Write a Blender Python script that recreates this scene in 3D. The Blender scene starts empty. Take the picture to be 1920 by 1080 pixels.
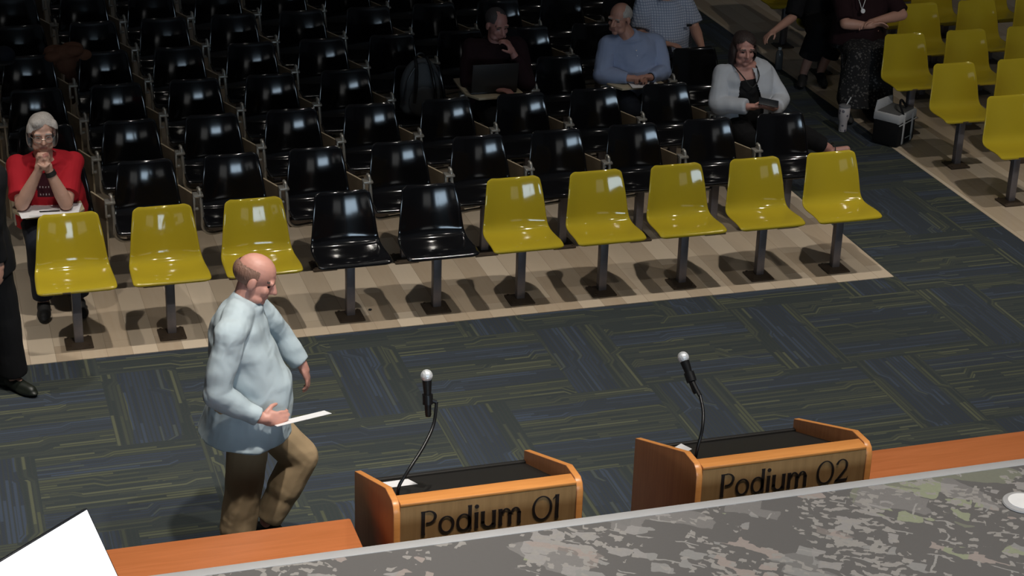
import bpy, bmesh, math, random
from mathutils import Vector, Matrix, Quaternion
random.seed(7)
C = bpy.context.scene
COL = C.collection
V = Vector
def lin(r, g, b):
    f = lambda c: (c/255/12.92) if c/255 <= .04045 else ((c/255+.055)/1.055)**2.4
    return (f(r), f(g), f(b), 1)

# ------------------------------------------------------------------ camera
F_PX, PITCH, YAW, ROLL = 3612.6, .4174, .3113, .0323
CAM = V((-.754, -11.1274, 5.2835))
fwd = V((math.sin(YAW)*math.cos(PITCH), math.cos(YAW)*math.cos(PITCH), -math.sin(PITCH)))
rgt = V((math.cos(YAW), -math.sin(YAW), 0)); upv = rgt.cross(fwd)
r2 = rgt*math.cos(ROLL)+upv*math.sin(ROLL); u2 = -rgt*math.sin(ROLL)+upv*math.cos(ROLL)
cam = bpy.data.objects.new('camera', bpy.data.cameras.new('camera')); COL.objects.link(cam)
M = Matrix((r2, u2, -fwd)).transposed().to_4x4(); M.translation = CAM
cam.matrix_world = M
cam.data.sensor_width = 36; cam.data.lens = F_PX*36/1920; cam.data.clip_end = 100
C.camera = cam
# ------------------------------------------------------------------ world, exposure, lamps
w = bpy.data.worlds.new('world'); C.world = w; w.use_nodes = True
w.node_tree.nodes['Background'].inputs[0].default_value = (.5, .55, .65, 1)
w.node_tree.nodes['Background'].inputs[1].default_value = .002
C.view_settings.view_transform = 'Standard'; C.view_settings.look = 'None'
C.view_settings.exposure = 0; C.view_settings.gamma = 1; C.view_settings.use_curve_mapping = False
CEIL = 7.6
LAMPS = []           # (x, y, target, power, cone degrees, blend, radius, colour)
WARM = (1, .94, .85); COOL = (.93, .96, 1)
for x in (-2.2, .9, 4.0, 7.1):
    LAMPS.append((x, -1.3, (x, -.9, 0), (740, 780, 760, 600)[int((x+2.2)/3.1+.1)], 60, 1.0, .09, WARM))
for x in (1.2, 2.7, 4.6):
    LAMPS.append((x, -5.2, {1.2: (-1.4, -3.2, 0), 2.7: (1.4, -4.2, 0), 4.6: (4.3, -4.2, 0)}[x], {1.2: 1450, 2.7: 780, 4.6: 760}[x], 68, .9, .10, WARM))
LAMPS.append((6.7, -5.2, (7.8, 1.6, .5), 700, 48, .9, .10, WARM))
for x in (-.5, 3.5, 8.4):
    LAMPS.append((x, 3.0, (x, 3.2, 0), 40, 75, 1.0, .09, WARM))
for x, y, t, p, cone, bl, rad, colr in LAMPS:
    ld = bpy.data.lights.new('ceiling_spot', 'SPOT'); lo = bpy.data.objects.new('ceiling_spot', ld); COL.objects.link(lo)
    lo.location = (x, y, CEIL-.10); lo.rotation_euler = (V(t)-lo.location).to_track_quat('-Z', 'Y').to_euler()
    ld.energy = p; ld.spot_size = math.radians(cone); ld.spot_blend = bl; ld.shadow_soft_size = rad; ld.color = colr

# ------------------------------------------------------------------ materials
class NT:
    def __init__(s, name):
        s.m = bpy.data.materials.new(name); s.m.use_nodes = True; s.t = s.m.node_tree
        s.b = s.t.nodes['Principled BSDF']
    def n(s, typ, ins=None, out=0, **kw):
        nd = s.t.nodes.new(typ)
        for k, v in kw.items(): setattr(nd, k, v)
        for k, v in (ins or {}).items():
            if isinstance(v, bpy.types.NodeSocket): s.t.links.new(v, nd.inputs[k])
            else: nd.inputs[k].default_value = v
        return nd.outputs[out]
    def math(s, op, a, b=0.0, c=0.0, clamp=False):
        return s.n('ShaderNodeMath', {0: a, 1: b, 2: c}, operation=op, use_clamp=clamp)
    def mix(s, f, a, b, blend='MIX'):
        nd = s.t.nodes.new('ShaderNodeMix'); nd.data_type = 'RGBA'; nd.blend_type = blend
        for i, v in ((0, f), (6, a), (7, b)):
            if isinstance(v, bpy.types.NodeSocket): s.t.links.new(v, nd.inputs[i])
            else: nd.inputs[i].default_value = v
        return nd.outputs[2]
    def ramp(s, f, stops, interp='LINEAR'):
        nd = s.t.nodes.new('ShaderNodeValToRGB'); nd.color_ramp.interpolation = interp
        e = nd.color_ramp.elements
        while len(e) < len(stops): e.new(.5)
        for el, (p, c) in zip(e, stops): el.position = p; el.color = c
        s.t.links.new(f, nd.inputs[0]); return nd.outputs[0]
    def set(s, **kw):
        for k, v in kw.items():
            k = {'col': 'Base Color', 'rough': 'Roughness', 'metal': 'Metallic', 'spec': 'Specular IOR Level',
                 'coat': 'Coat Weight', 'emit': 'Emission Color', 'estr': 'Emission Strength', 'normal': 'Normal', 'sheen': 'Sheen Weight'}[k]
            if isinstance(v, bpy.types.NodeSocket): s.t.links.new(v, s.b.inputs[k])
            else: s.b.inputs[k].default_value = v
        return s.m
    def obj(s): return s.n('ShaderNodeTexCoord', out=3)
    def bump(s, h, strength=.3, dist=.01):
        return s.n('ShaderNodeBump', {'Height': h, 'Strength': strength, 'Distance': dist})

def plain(name, col, rough=.6, var=.12, scale=14, bump=0, **kw):
    t = NT(name); co = t.obj()
    f = t.n('ShaderNodeTexNoise', {'Vector': co, 'Scale': scale, 'Detail': 3.0})
    c = t.mix(f, tuple(x*(1-var) for x in col[:3])+(1,), tuple(min(1, x*(1+var)) for x in col[:3])+(1,))
    t.set(col=c, rough=rough, **kw)
    if bump:
        g = t.n('ShaderNodeTexNoise', {'Vector': co, 'Scale': 60.0, 'Detail': 2.0})
        t.set(normal=t.bump(g, bump))
    return t.m
def cloth(name, col, rough=.85, fold=.5, var=.08):
    t = NT(name); co = t.obj()
    f = t.n('ShaderNodeTexNoise', {'Vector': co, 'Scale': 6.0, 'Detail': 2.0, 'Distortion': .4})
    c = t.mix(f, tuple(x*(1-var) for x in col[:3])+(1,), tuple(min(1, x*(1+var)) for x in col[:3])+(1,))
    t.set(col=c, rough=rough, spec=.25, normal=t.bump(f, fold*.7, .03))
    return t.m
def wood(name, a, b, rough=.35, axis=0, scale=1.0):
    t = NT(name); co = t.obj()
    sc = [14*scale]*3; sc[axis] = .9*scale
    mp = t.n('ShaderNodeMapping', {'Vector': co, 'Scale': sc})
    f = t.n('ShaderNodeTexNoise', {'Vector': mp, 'Scale': 3.0, 'Detail': 6.0, 'Roughness': .6, 'Distortion': .6})
    t.set(col=t.mix(t.n('ShaderNodeMapRange', {0: f, 1: .3, 2: .7}), a, b), rough=rough)
    return t.m

MT = {}
MT['yellow'] = plain('yellow_plastic', (.40, .305, .020, 1), .07, .05, 5)
MT['black'] = plain('black_plastic', (.0055, .0055, .0065, 1), .11, .2, 5)
MT['olive'] = plain('olive_plastic', (.022, .019, .008, 1), .5, .1, 5)
MT['steel'] = plain('grey_steel', (.20, .19, .21, 1), .42, .15, 30, metal=.55)
MT['plate'] = plain('brown_plate', (.060, .042, .028, 1), .5, .3, 20)
MT['chrome'] = plain('worn_chrome', (.40, .38, .34, 1), .38, .15, 30, metal=.6)
MT['board'] = plain('brown_laminate', (.125, .092, .058, 1), .45, .15, 12)
MT['edge'] = plain('pale_plywood_edge', (.42, .35, .24, 1), .5, .15, 30)
MT['orange'] = wood('orange_wood', (.43, .135, .042, 1), (.52, .170, .060, 1), .38, 0)
MT['podfront'] = wood('podium_veneer', (.38, .205, .08, 1), (.48, .27, .11, 1), .42, 2)
MT['podside'] = wood('podium_side_veneer', (.36, .13, .045, 1), (.45, .18, .065, 1), .42, 2)
MT['podledge'] = wood('podium_ledge_wood', (.62, .24, .060, 1), (.72, .30, .085, 1), .35, 0)
MT['ink'] = plain('dark_inlay', (.022, .013, .010, 1), .5)
MT['desk'] = plain('black_desk_surface', (.012, .011, .010, 1), .55)
MT['paper'] = plain('white_paper', (.78, .78, .80, 1), .8, .02)
MT['darkmetal'] = plain('black_metal', (.012, .012, .013, 1), .35, .1, 20, metal=.4)
MT['grille'] = plain('silver_grille', (.72, .74, .76, 1), .32, .1, 90, bump=.5, metal=.4)
MT['grey_trim'] = plain('pale_grey_trim', (.42, .42, .43, 1), .45, .05)
MT['pale'] = plain('pale_wall_paint', (.45, .44, .42, 1), .8, .04, 2)
MT['darkwall'] = plain('grey_wall_paint', (.25, .25, .25, 1), .85, .1, 2)
MT['ceil'] = plain('ceiling_paint', (.45, .45, .46, 1), .9, .1, 2)
MT['tyre'] = plain('black_rubber', (.01, .01, .01, 1), .7)
MT['bezel'] = plain('dark_bezel', (.008, .010, .014, 1), .4)
MT['skin'] = plain('skin', (.50, .27, .20, 1), .5, .10, 18, bump=.05)
MT['skin_dark'] = plain('lips_skin', (.38, .16, .13, 1), .5, .05)
MT['eye'] = plain('eye_dark', (.03, .022, .02, 1), .25)
MT['brow'] = plain('brow_hair', (.10, .075, .06, 1), .8)
def hairmat(name, col):
    t = NT(name); co = t.obj()
    f = t.n('ShaderNodeTexNoise', {'Vector': t.n('ShaderNodeMapping', {'Vector': co, 'Scale': (60, 60, 12)}), 'Scale': 2.0, 'Detail': 4.0})
    t.set(col=t.mix(f, tuple(x*.6 for x in col[:3])+(1,), tuple(min(1, x*1.3) for x in col[:3])+(1,)), rough=.6, normal=t.bump(f, .6, .01)); return t.m

def carpet_mat():
    t = NT('striped_carpet_tiles')
    uv = t.n('ShaderNodeUVMap', uv_map='tile'); rn = t.n('ShaderNodeAttribute', attribute_name='rnd', out=2)
    sp = t.t.nodes.new('ShaderNodeSeparateXYZ'); t.t.links.new(uv, sp.inputs[0]); u, v = sp.outputs[0], sp.outputs[1]
    # strands run along u; here and there a bundle of strands jogs sideways at 45 degrees
    seed = t.math('MULTIPLY', rn, 37.0)
    band = t.math('FLOOR', t.math('ADD', t.math('MULTIPLY', v, 3.4), rn))
    wb = t.n('ShaderNodeTexWhiteNoise', {'Vector': t.n('ShaderNodeCombineXYZ', {0: band, 1: seed, 2: 9.0})}, noise_dimensions='3D')
    uc = t.math('ADD', t.math('MULTIPLY', u, .75), t.math('MULTIPLY', wb, 9.0)); cell = t.math('FLOOR', uc); fu = t.math('FRACT', uc)
    def level(k): return t.math('FLOOR', t.math('MULTIPLY', t.n('ShaderNodeTexWhiteNoise', {'Vector': t.n('ShaderNodeCombineXYZ', {0: t.math('ADD', cell, k), 1: seed, 2: band})}, noise_dimensions='3D'), 2.99))
    l0, l1 = level(0.0), level(1.0)
    ramp_ = t.n('ShaderNodeMapRange', {0: fu, 1: .90, 2: 1.0})
    jog = t.math('MULTIPLY', t.math('ADD', l0, t.math('MULTIPLY', t.math('SUBTRACT', l1, l0), ramp_)), 1.5)
    vv = t.math('ADD', t.math('MULTIPLY', v, 18.0), jog)
    sid = t.math('FLOOR', vv)
    w1 = t.n('ShaderNodeTexWhiteNoise', {'Vector': t.n('ShaderNodeCombineXYZ', {0: sid, 1: seed, 2: 3.0})}, noise_dimensions='3D')
    seg = t.math('FLOOR', t.math('ADD', t.math('MULTIPLY', u, .95), t.math('MULTIPLY', w1, 5.0)))
    w2 = t.n('ShaderNodeTexWhiteNoise', {'Vector': t.n('ShaderNodeCombineXYZ', {0: sid, 1: seed, 2: seg})}, noise_dimensions='3D')
    fr = t.math('FRACT', vv)
    line = t.math('MULTIPLY', t.n('ShaderNodeMapRange', {0: fr, 1: .05, 2: .28}), t.n('ShaderNodeMapRange', {0: fr, 1: .95, 2: .72}))
    olive = t.ramp(w2, [(0, (.036, .044, .045, 1)), (.32, (.046, .054, .050, 1)), (.58, (.057, .064, .052, 1)), (.80, (.073, .080, .056, 1)), (.93, (.088, .095, .066, 1))], 'CONSTANT')
    blue = t.ramp(w2, [(0, (.035, .043, .057, 1)), (.4, (.040, .050, .069, 1)), (.75, (.047, .061, .088, 1)), (.93, (.062, .073, .074, 1))], 'CONSTANT')
    zc = t.n('ShaderNodeCombineXYZ', {0: t.math('MULTIPLY', u, .5), 1: seed, 2: 0.0})
    zn = t.math('MULTIPLY', t.math('SUBTRACT', t.n('ShaderNodeTexNoise', {'Vector': zc, 'Scale': 1.5}), .5), .2)
    z = t.math('ABSOLUTE', t.math('ADD', t.math('SUBTRACT', v, t.math('ADD', t.math('MULTIPLY', rn, .25), .32)), zn))
    vert = t.n('ShaderNodeAttribute', attribute_name='upright', out=2)
    wid = t.math('ADD', t.math('MULTIPLY', vert, .13), .17)
    zone = t.math('GREATER_THAN', wid, z)
    c = t.mix(zone, olive, blue)
    c = t.mix(line, (.040, .046, .047, 1), c)
    fz = t.n('ShaderNodeTexNoise', {'Vector': t.obj(), 'Scale': 140.0, 'Detail': 2.0})
    t.set(col=c, rough=.95, spec=.12, normal=t.bump(fz, .5, .006)); return t.m
MT['carpet'] = carpet_mat()
def vinyl_mat():
    t = NT('beige_vinyl_planks'); co = t.obj()
    mp = t.n('ShaderNodeMapping', {'Vector': co, 'Rotation': (0, 0, math.pi/2)})
    br = t.t.nodes.new('ShaderNodeTexBrick'); t.t.links.new(mp, br.inputs['Vector'])
    br.offset = .37; br.inputs['Scale'].default_value = 1; br.inputs['Brick Width'].default_value = .92; br.inputs['Row Height'].default_value = .155
    br.inputs['Mortar Size'].default_value = .0012; br.inputs['Color1'].default_value = (.42, .32, .22, 1); br.inputs['Color2'].default_value = (.70, .585, .45, 1)
    br.inputs['Mortar'].default_value = (.25, .19, .13, 1); br.inputs['Bias'].default_value = -.1
    g = t.n('ShaderNodeTexNoise', {'Vector': t.n('ShaderNodeMapping', {'Vector': co, 'Scale': (22, 2.5, 1)}), 'Scale': 1.5, 'Detail': 5.0})
    c = t.mix(t.math('MULTIPLY', g, .45), br.outputs[0], (.55, .47, .37, 1))
    t.set(col=c, rough=.24, spec=.35); return t.m
MT['vinyl'] = vinyl_mat()
def map_mat():
    t = NT('aerial_photo_print'); co = t.obj()
    mp = t.n('ShaderNodeMapping', {'Vector': co, 'Rotation': (0, 0, .62)})
    wn = t.n('ShaderNodeTexNoise', {'Vector': co, 'Scale': 5.0, 'Detail': 4.0}, out=1)
    wv = t.n('ShaderNodeVectorMath', {0: mp, 1: t.n('ShaderNodeVectorMath', {0: wn, 1: (.10, .10, 0)}, operation='MULTIPLY')}, operation='ADD')
    base = (.138, .132, .130, 1)
    def layer(scale, thr, seedoff, stretch):
        m2 = t.n('ShaderNodeMapping', {'Vector': wv, 'Scale': (stretch[0]*scale, stretch[1]*scale, 1), 'Location': (seedoff, seedoff*.7, 0)})
        vr = t.t.nodes.new('ShaderNodeTexVoronoi'); vr.distance = 'CHEBYCHEV'; t.t.links.new(m2, vr.inputs['Vector']); vr.inputs['Scale'].default_value = 1
        s = t.t.nodes.new('ShaderNodeSeparateColor'); t.t.links.new(vr.outputs['Color'], s.inputs[0])
        return s.outputs[0], s.outputs[1], s.outputs[2]
    a1, a2, a3 = layer(3.2, .7, 1.3, (1, 1.6)); b1, b2, b3 = layer(11, .7, 4.1, (1, 1.5)); d1, d2, d3 = layer(34, .6, 7.7, (1, 1.3))
    tint = t.ramp(a2, [(0, (.33, .325, .32, 1)), (.45, (.37, .355, .35, 1)), (.72, (.40, .34, .315, 1)), (.90, (.34, .37, .25, 1))], 'CONSTANT')
    dens = t.n('ShaderNodeTexNoise', {'Vector': co, 'Scale': 2.2, 'Detail': 2.0})
    big = t.math('GREATER_THAN', a1, .72)
    mid = t.math('GREATER_THAN', t.math('ADD', b1, t.math('MULTIPLY', t.math('SUBTRACT', dens, .5), 1.3)), .79)
    small = t.math('GREATER_THAN', t.math('ADD', d1, t.math('MULTIPLY', t.math('SUBTRACT', dens, .5), 1.8)), .84)
    br = t.t.nodes.new('ShaderNodeTexBrick'); t.t.links.new(t.n('ShaderNodeMapping', {'Vector': wv, 'Scale': (1.7, 1.7, 1)}), br.inputs['Vector'])
    br.inputs['Scale'].default_value = 1; br.inputs['Mortar Size'].default_value = .007; br.inputs['Mortar Smooth'].default_value = 0
    rd = t.math('MULTIPLY', br.outputs['Fac'], t.math('GREATER_THAN', b3, .78))
    c = t.mix(big, base, t.mix(.35, base, tint)); c = t.mix(mid, c, t.mix(.8, base, tint)); c = t.mix(small, c, t.mix(.7, base, (.42, .40, .38, 1)))
    c = t.mix(rd, c, (.34, .33, .32, 1))
    fine = t.n('ShaderNodeTexNoise', {'Vector': co, 'Scale': 60.0, 'Detail': 3.0})
    c = t.mix(t.math('MULTIPLY', fine, .25), c, (.10, .10, .10, 1))
    t.set(col=c, rough=.45, spec=.3); return t.m
MT['map'] = map_mat()
def screen_mat(name, col, st):
    t = NT(name); co = t.obj(); f = t.n('ShaderNodeTexNoise', {'Vector': co, 'Scale': 1.2})
    t.set(col=(.02, .02, .02, 1), rough=.4, emit=t.mix(f, col, tuple(min(1, c*1.06) for c in col[:3])+(1,)), estr=st); return t.m
MT['screen'] = screen_mat('lit_projection_screen', (.62, .80, 1, 1), 11.0)
MT['monitor'] = screen_mat('lit_white_display', (.97, .98, 1, 1), 1.6)
MT['lens'] = screen_mat('lamp_lens', (1, .92, .8, 1), 30)

# ------------------------------------------------------------------ mesh helpers
class MB:
    def __init__(s): s.v = []; s.f = []; s.mi = []
    def add(s, vs, fs, mi=0):
        o = len(s.v); s.v += [tuple(p) for p in vs]; s.f += [tuple(i+o for i in f) for f in fs]; s.mi += [mi]*len(fs); return s
    def box(s, lo, hi, mi=0, bev=0, M=None):
        bm = bmesh.new(); bmesh.ops.create_cube(bm, size=1)
        for p in bm.verts: p.co = V([lo[i]+(p.co[i]+.5)*(hi[i]-lo[i]) for i in range(3)])
        if bev: bmesh.ops.bevel(bm, geom=bm.edges[:], offset=bev, segments=2, affect='EDGES', profile=.5)
        bm.verts.index_update()
        vs = [(M @ p.co) if M else p.co.copy() for p in bm.verts]; fs = [[q.index for q in f.verts] for f in bm.faces]; bm.free()
        return s.add(vs, fs, mi)
    def prism(s, poly, axis, a, b, mi=0, mside=None, bev=0):   # poly in the two other axes, in order
        def P(p, h): q = list(p); q.insert(axis, h); return V(q)
        n = len(poly); bm = bmesh.new()
        A = [bm.verts.new(P(p, a)) for p in poly]; B = [bm.verts.new(P(p, b)) for p in poly]
        bm.faces.new(A); bm.faces.new(B[::-1])
        for i in range(n): bm.faces.new([A[i], B[i], B[(i+1) % n], A[(i+1) % n]]).material_index = 1
        bmesh.ops.recalc_face_normals(bm, faces=bm.faces[:])
        if bev: bmesh.ops.bevel(bm, geom=[e for e in bm.edges if abs(e.verts[0].co[axis]-e.verts[1].co[axis]) < 1e-6], offset=bev, segments=2, affect='EDGES', profile=.5)
        bm.verts.index_update()
        o = len(s.v); s.v += [tuple(v.co) for v in bm.verts]
        for f in bm.faces:
            s.f.append(tuple(v.index+o for v in f.verts)); s.mi.append(mside if (mside is not None and f.material_index == 1) else mi)
        bm.free(); return s
    def rings(s, R, mi=0, cap=True, closed=True):
        n = len(R[0]); vs = [p for r in R for p in r]; fs = []
        for i in range(len(R)-1):
            for j in range(n if closed else n-1):
                k = (j+1) % n; fs.append((i*n+j, i*n+k, (i+1)*n+k, (i+1)*n+j))
        if cap: fs.append(tuple(range(n))[::-1]); fs.append(tuple((len(R)-1)*n+j for j in range(n)))
        return s.add(vs, fs, mi)
    def cyl(s, p0, p1, r0, r1=None, seg=16, mi=0):
        p0, p1 = V(p0), V(p1); r1 = r0 if r1 is None else r1; d = (p1-p0).normalized()
        a = d.orthogonal().normalized(); b = d.cross(a)
        c = [a*math.cos(2*math.pi*i/seg)+b*math.sin(2*math.pi*i/seg) for i in range(seg)]
        return s.rings([[p0+x*r0 for x in c], [p1+x*r1 for x in c]], mi)
    def lathe(s, base, prof, seg=24, mi=0, axis=(0, 0, 1)):
        d = V(axis).normalized(); a = d.orthogonal().normalized(); b = d.cross(a); base = V(base)
        return s.rings([[base+d*h+(a*math.cos(2*math.pi*i/seg)+b*math.sin(2*math.pi*i/seg))*max(r, 1e-4) for i in range(seg)] for r, h in prof], mi)
    def tube(s, path, r, seg=10, mi=0, sub=4):
        P = [V(p) for p in path]
        if sub > 1 and len(P) > 2:
            Q = []
            for i in range(len(P)-1):
                a, b, c, d = P[max(i-1, 0)], P[i], P[i+1], P[min(i+2, len(P)-1)]
                for k in range(sub):
                    t = k/sub; Q.append(.5*((2*b)+(c-a)*t+(2*a-5*b+4*c-d)*t*t+(3*b-a-3*c+d)*t**3))
            P = Q+[P[-1]]
        R = []; nrm = None
        for i, p in enumerate(P):
            d = (P[min(i+1, len(P)-1)]-P[max(i-1, 0)]).normalized()
            if nrm is None: nrm = d.orthogonal().normalized()
            nrm = (nrm-d*nrm.dot(d)).normalized(); b = d.cross(nrm)
            rr = r(i/(len(P)-1)) if callable(r) else r
            R.append([p+(nrm*math.cos(2*math.pi*j/seg)+b*math.sin(2*math.pi*j/seg))*rr for j in range(seg)])
        return s.rings(R, mi)
    def cap(s, p0, r0, p1, r1, seg=14, mi=0):     # tapered capsule
        p0, p1 = V(p0), V(p1); d = p1-p0; L = d.length
        if L < 1e-6: d = V((0, 0, 1)); L = 1e-6; p1 = p0+d*L
        d = d.normalized(); a = d.orthogonal().normalized(); b = d.cross(a); R = []
        for k in range(5):
            t = math.pi/2*(1-k/4.); R.append((p0-d*r0*math.sin(t), max(r0*math.cos(t), r0*.02)))
        for k in range(5):
            t = math.pi/2*(k/4.); R.append((p1+d*r1*math.sin(t), max(r1*math.cos(t), r1*.02)))
        return s.rings([[c+(a*math.cos(2*math.pi*j/seg)+b*math.sin(2*math.pi*j/seg))*r for j in range(seg)] for c, r in R], mi)
    def ell(s, c, ax, seg=18, mi=0):              # ax: three half-axis vectors
        c = V(c); x, y, z = [V(q) for q in ax]; R = []
        for k in range(13):
            t = math.pi*(k/12-.5); ct = max(math.cos(t), .02)
            R.append([c+z*math.sin(t)+(x*math.cos(2*math.pi*j/seg)+y*math.sin(2*math.pi*j/seg))*ct for j in range(seg)])
        return s.rings(R, mi)
    def mesh(s, name, mats, smooth=True):
        me = bpy.data.meshes.new(name); me.from_pydata(s.v, [], s.f)
        for m in mats: me.materials.append(m)
        me.polygons.foreach_set('material_index', s.mi)
        bm = bmesh.new(); bm.from_mesh(me); bmesh.ops.recalc_face_normals(bm, faces=bm.faces[:]); bm.to_mesh(me); bm.free()
        if smooth: me.shade_smooth(); me.set_sharp_from_angle(angle=math.radians(38))
        me.update(); return me
def link(name, me, parent=None, loc=None):
    o = bpy.data.objects.new(name, me); COL.objects.link(o)
    if parent: o.parent = parent
    if loc: o.location = loc
    return o
def put(name, mb, mats, parent=None, smooth=True, label=None):
    if not isinstance(mats, (list, tuple)): mats = [mats]
    o = link(name, mb.mesh(name, mats, smooth), parent)
    if label: o['label'] = label
    return o
def tag(o, label, cat, group=None, kind=None):
    if label: o['label'] = label
    if cat: o['category'] = cat
    if group: o['group'] = group
    if kind: o['kind'] = kind
    return o
def thing(name, loc, label, cat, group=None, rz=0):
    o = bpy.data.objects.new(name, None); COL.objects.link(o); o.location = loc; o.rotation_euler = (0, 0, rz); o.empty_display_size = .1
    return tag(o, label, cat, group)
def put_w(name, mb, mats, parent, **kw):          # mesh given in world coordinates under an Empty
    L = parent.location; mb.v = [tuple(V(p)-L) for p in mb.v]
    return put(name, mb, mats, parent, **kw)
def bake(me, mods):                               # apply modifiers to a mesh, return the new mesh
    o = bpy.data.objects.new('tmp', me); COL.objects.link(o)
    for typ, kw in mods:
        m = o.modifiers.new('m', typ)
        for k, v in kw.items(): setattr(m, k, v)
    bpy.context.view_layer.update()
    dg = bpy.context.evaluated_depsgraph_get()
    nm = bpy.data.meshes.new_from_object(o.evaluated_get(dg)); bpy.data.objects.remove(o)
    return nm
def struct(name, mb, mats, smooth=False): return tag(put(name, mb, mats, None, smooth), None, None, None, 'structure')

# ------------------------------------------------------------------ the room
S = .57641                                        # seat pitch
PL_X, PL_Y, AISLE = 5.541, -.217, 6.782           # edges of the vinyl areas
RX0, RX1, RY0, RY1 = -7.0, 14.0, -14.0, 11.0
W_ = .457                                         # carpet planks 0.457 x 0.914
OX, OY = 1.4492, -.4586
me = bpy.data.meshes.new('floor'); vs, fs, uvs, rnd, upr = [], [], [], [], []
def plank(x0, y0, x1, y1, vert):
    i = len(vs); vs.extend([(x0, y0, 0), (x1, y0, 0), (x1, y1, 0), (x0, y1, 0)]); fs.append((i, i+1, i+2, i+3))
    o = random.uniform(0, 50); r = random.random(); fl = random.random() < .5
    q = [(o, 0), (o+2, 0), (o+2, 1), (o, 1)] if not vert else [(o, 0), (o, 1), (o+2, 1), (o+2, 0)]
    if fl: q = [(a, 1-b) for a, b in q]
    uvs.extend(q); rnd.append(r); upr.append(float(vert))
for row in range(-15, 14):
    y1 = OY+row*2*W_; y0 = y1-2*W_                # row 0 holds the vertical planks seen left of centre
    for k in range(-9, 12):
        x = OX+(3*k-row)*W_
        plank(x, y0, x+W_, y1, True)
        plank(x+W_, y0, x+3*W_, y0+W_, False); plank(x+W_, y0+W_, x+3*W_, y1, False)
me.from_pydata(vs, [], fs); uvl = me.uv_layers.new(name='tile')
for i, q in enumerate(uvs): uvl.data[i].uv = q
at = me.attributes.new('rnd', 'FLOAT', 'FACE'); at.data.foreach_set('value', rnd)
at = me.attributes.new('upright', 'FLOAT', 'FACE'); at.data.foreach_set('value', upr)
me.materials.append(MT['carpet']); tag(link('floor', me), None, None, None, 'structure')
struct('floor_left', MB().box((RX0, PL_Y, -.02), (PL_X, RY1, .004)), MT['vinyl'])
struct('floor_right', MB().box((AISLE, PL_Y, -.02), (RX1, RY1, .004)), MT['vinyl'])
struct('wall_back', MB().box((RX0, RY1, 0), (RX1, RY1+.15, CEIL)), MT['darkwall'])
struct('wall_left', MB().box((RX0-.15, RY0, 0), (RX0, RY1, CEIL)), MT['darkwall'])
struct('wall_right', MB().box((RX1, RY0, 0), (RX1+.15, RY1, CEIL)), MT['darkwall'])
struct('wall_front', MB().box((RX0, RY0-.15, 0), (RX1, RY0, CEIL)), MT['darkwall'])
struct('ceiling', MB().box((RX0, RY0, CEIL), (RX1, RY1, CEIL+.15)), MT['ceil'])
SCX, SCZ, SCW, SCH = 1.7, 3.0, 3.7, 2.0
sc_ = thing('projection_screen', (SCX, RY0+.04, SCZ-SCH/2), 'large lit projection screen on the wall behind the camera', 'screen')
put('screen_surface', MB().box((-SCW/2, 0, 0), (SCW/2, .02, SCH)), MT['screen'], sc_)
fr = MB()
for a, b in (((-SCW/2-.08, -.03, -.08), (SCW/2+.08, .03, 0)), ((-SCW/2-.08, -.03, SCH), (SCW/2+.08, .03, SCH+.08)), ((-SCW/2-.08, -.03, 0), (-SCW/2, .03, SCH)), ((SCW/2, -.03, 0), (SCW/2+.08, .03, SCH))): fr.box(a, b)
put('screen_frame', fr, MT['darkmetal'], sc_)
MT['dim'] = screen_mat('dim_glow_panel', (.95, .95, .92, 1), .85)
for xx, nm in ((SCX-4.9, 'right'), (SCX+4.9, 'left')):  # added glowing panels, giving the seat backs two dim side reflections
    q = thing('side_glow_panel', (xx, RY0+.04, SCZ-.85), 'added dim glowing panel on the %s of the large screen behind the camera' % nm, 'screen')
    put('screen_surface', MB().box((-1.4, 0, 0), (1.4, .02, 1.75)), MT['dim'], q)
    fr = MB()
    for a, b in (((-1.46, -.03, -.06), (1.46, .03, 0)), ((-1.46, -.03, 1.75), (1.46, .03, 1.81)), ((-1.46, -.03, 0), (-1.4, .03, 1.75)), ((1.4, -.03, 0), (1.46, .03, 1.75))): fr.box(a, b)
    put('screen_frame', fr, MT['darkmetal'], q)
i = 0
for x, y, t, p, cone, bl, rad, colr in LAMPS:
    i += 1
    l = thing('ceiling_light', (x, y, CEIL), None, 'light', 'recessed ceiling spotlights')
    l['label'] = 'round recessed ceiling spotlight over the hall'
    put('housing', MB().lathe((0, 0, 0), [(.15, 0), (.15, -.02), (.125, -.03), (.115, -.02)], 24), MT['darkmetal'], l)
    put('lamp_lens', MB().lathe((0, 0, 0), [(.112, -.012), (.112, -.018)], 24), MT['lens'], l)

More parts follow.
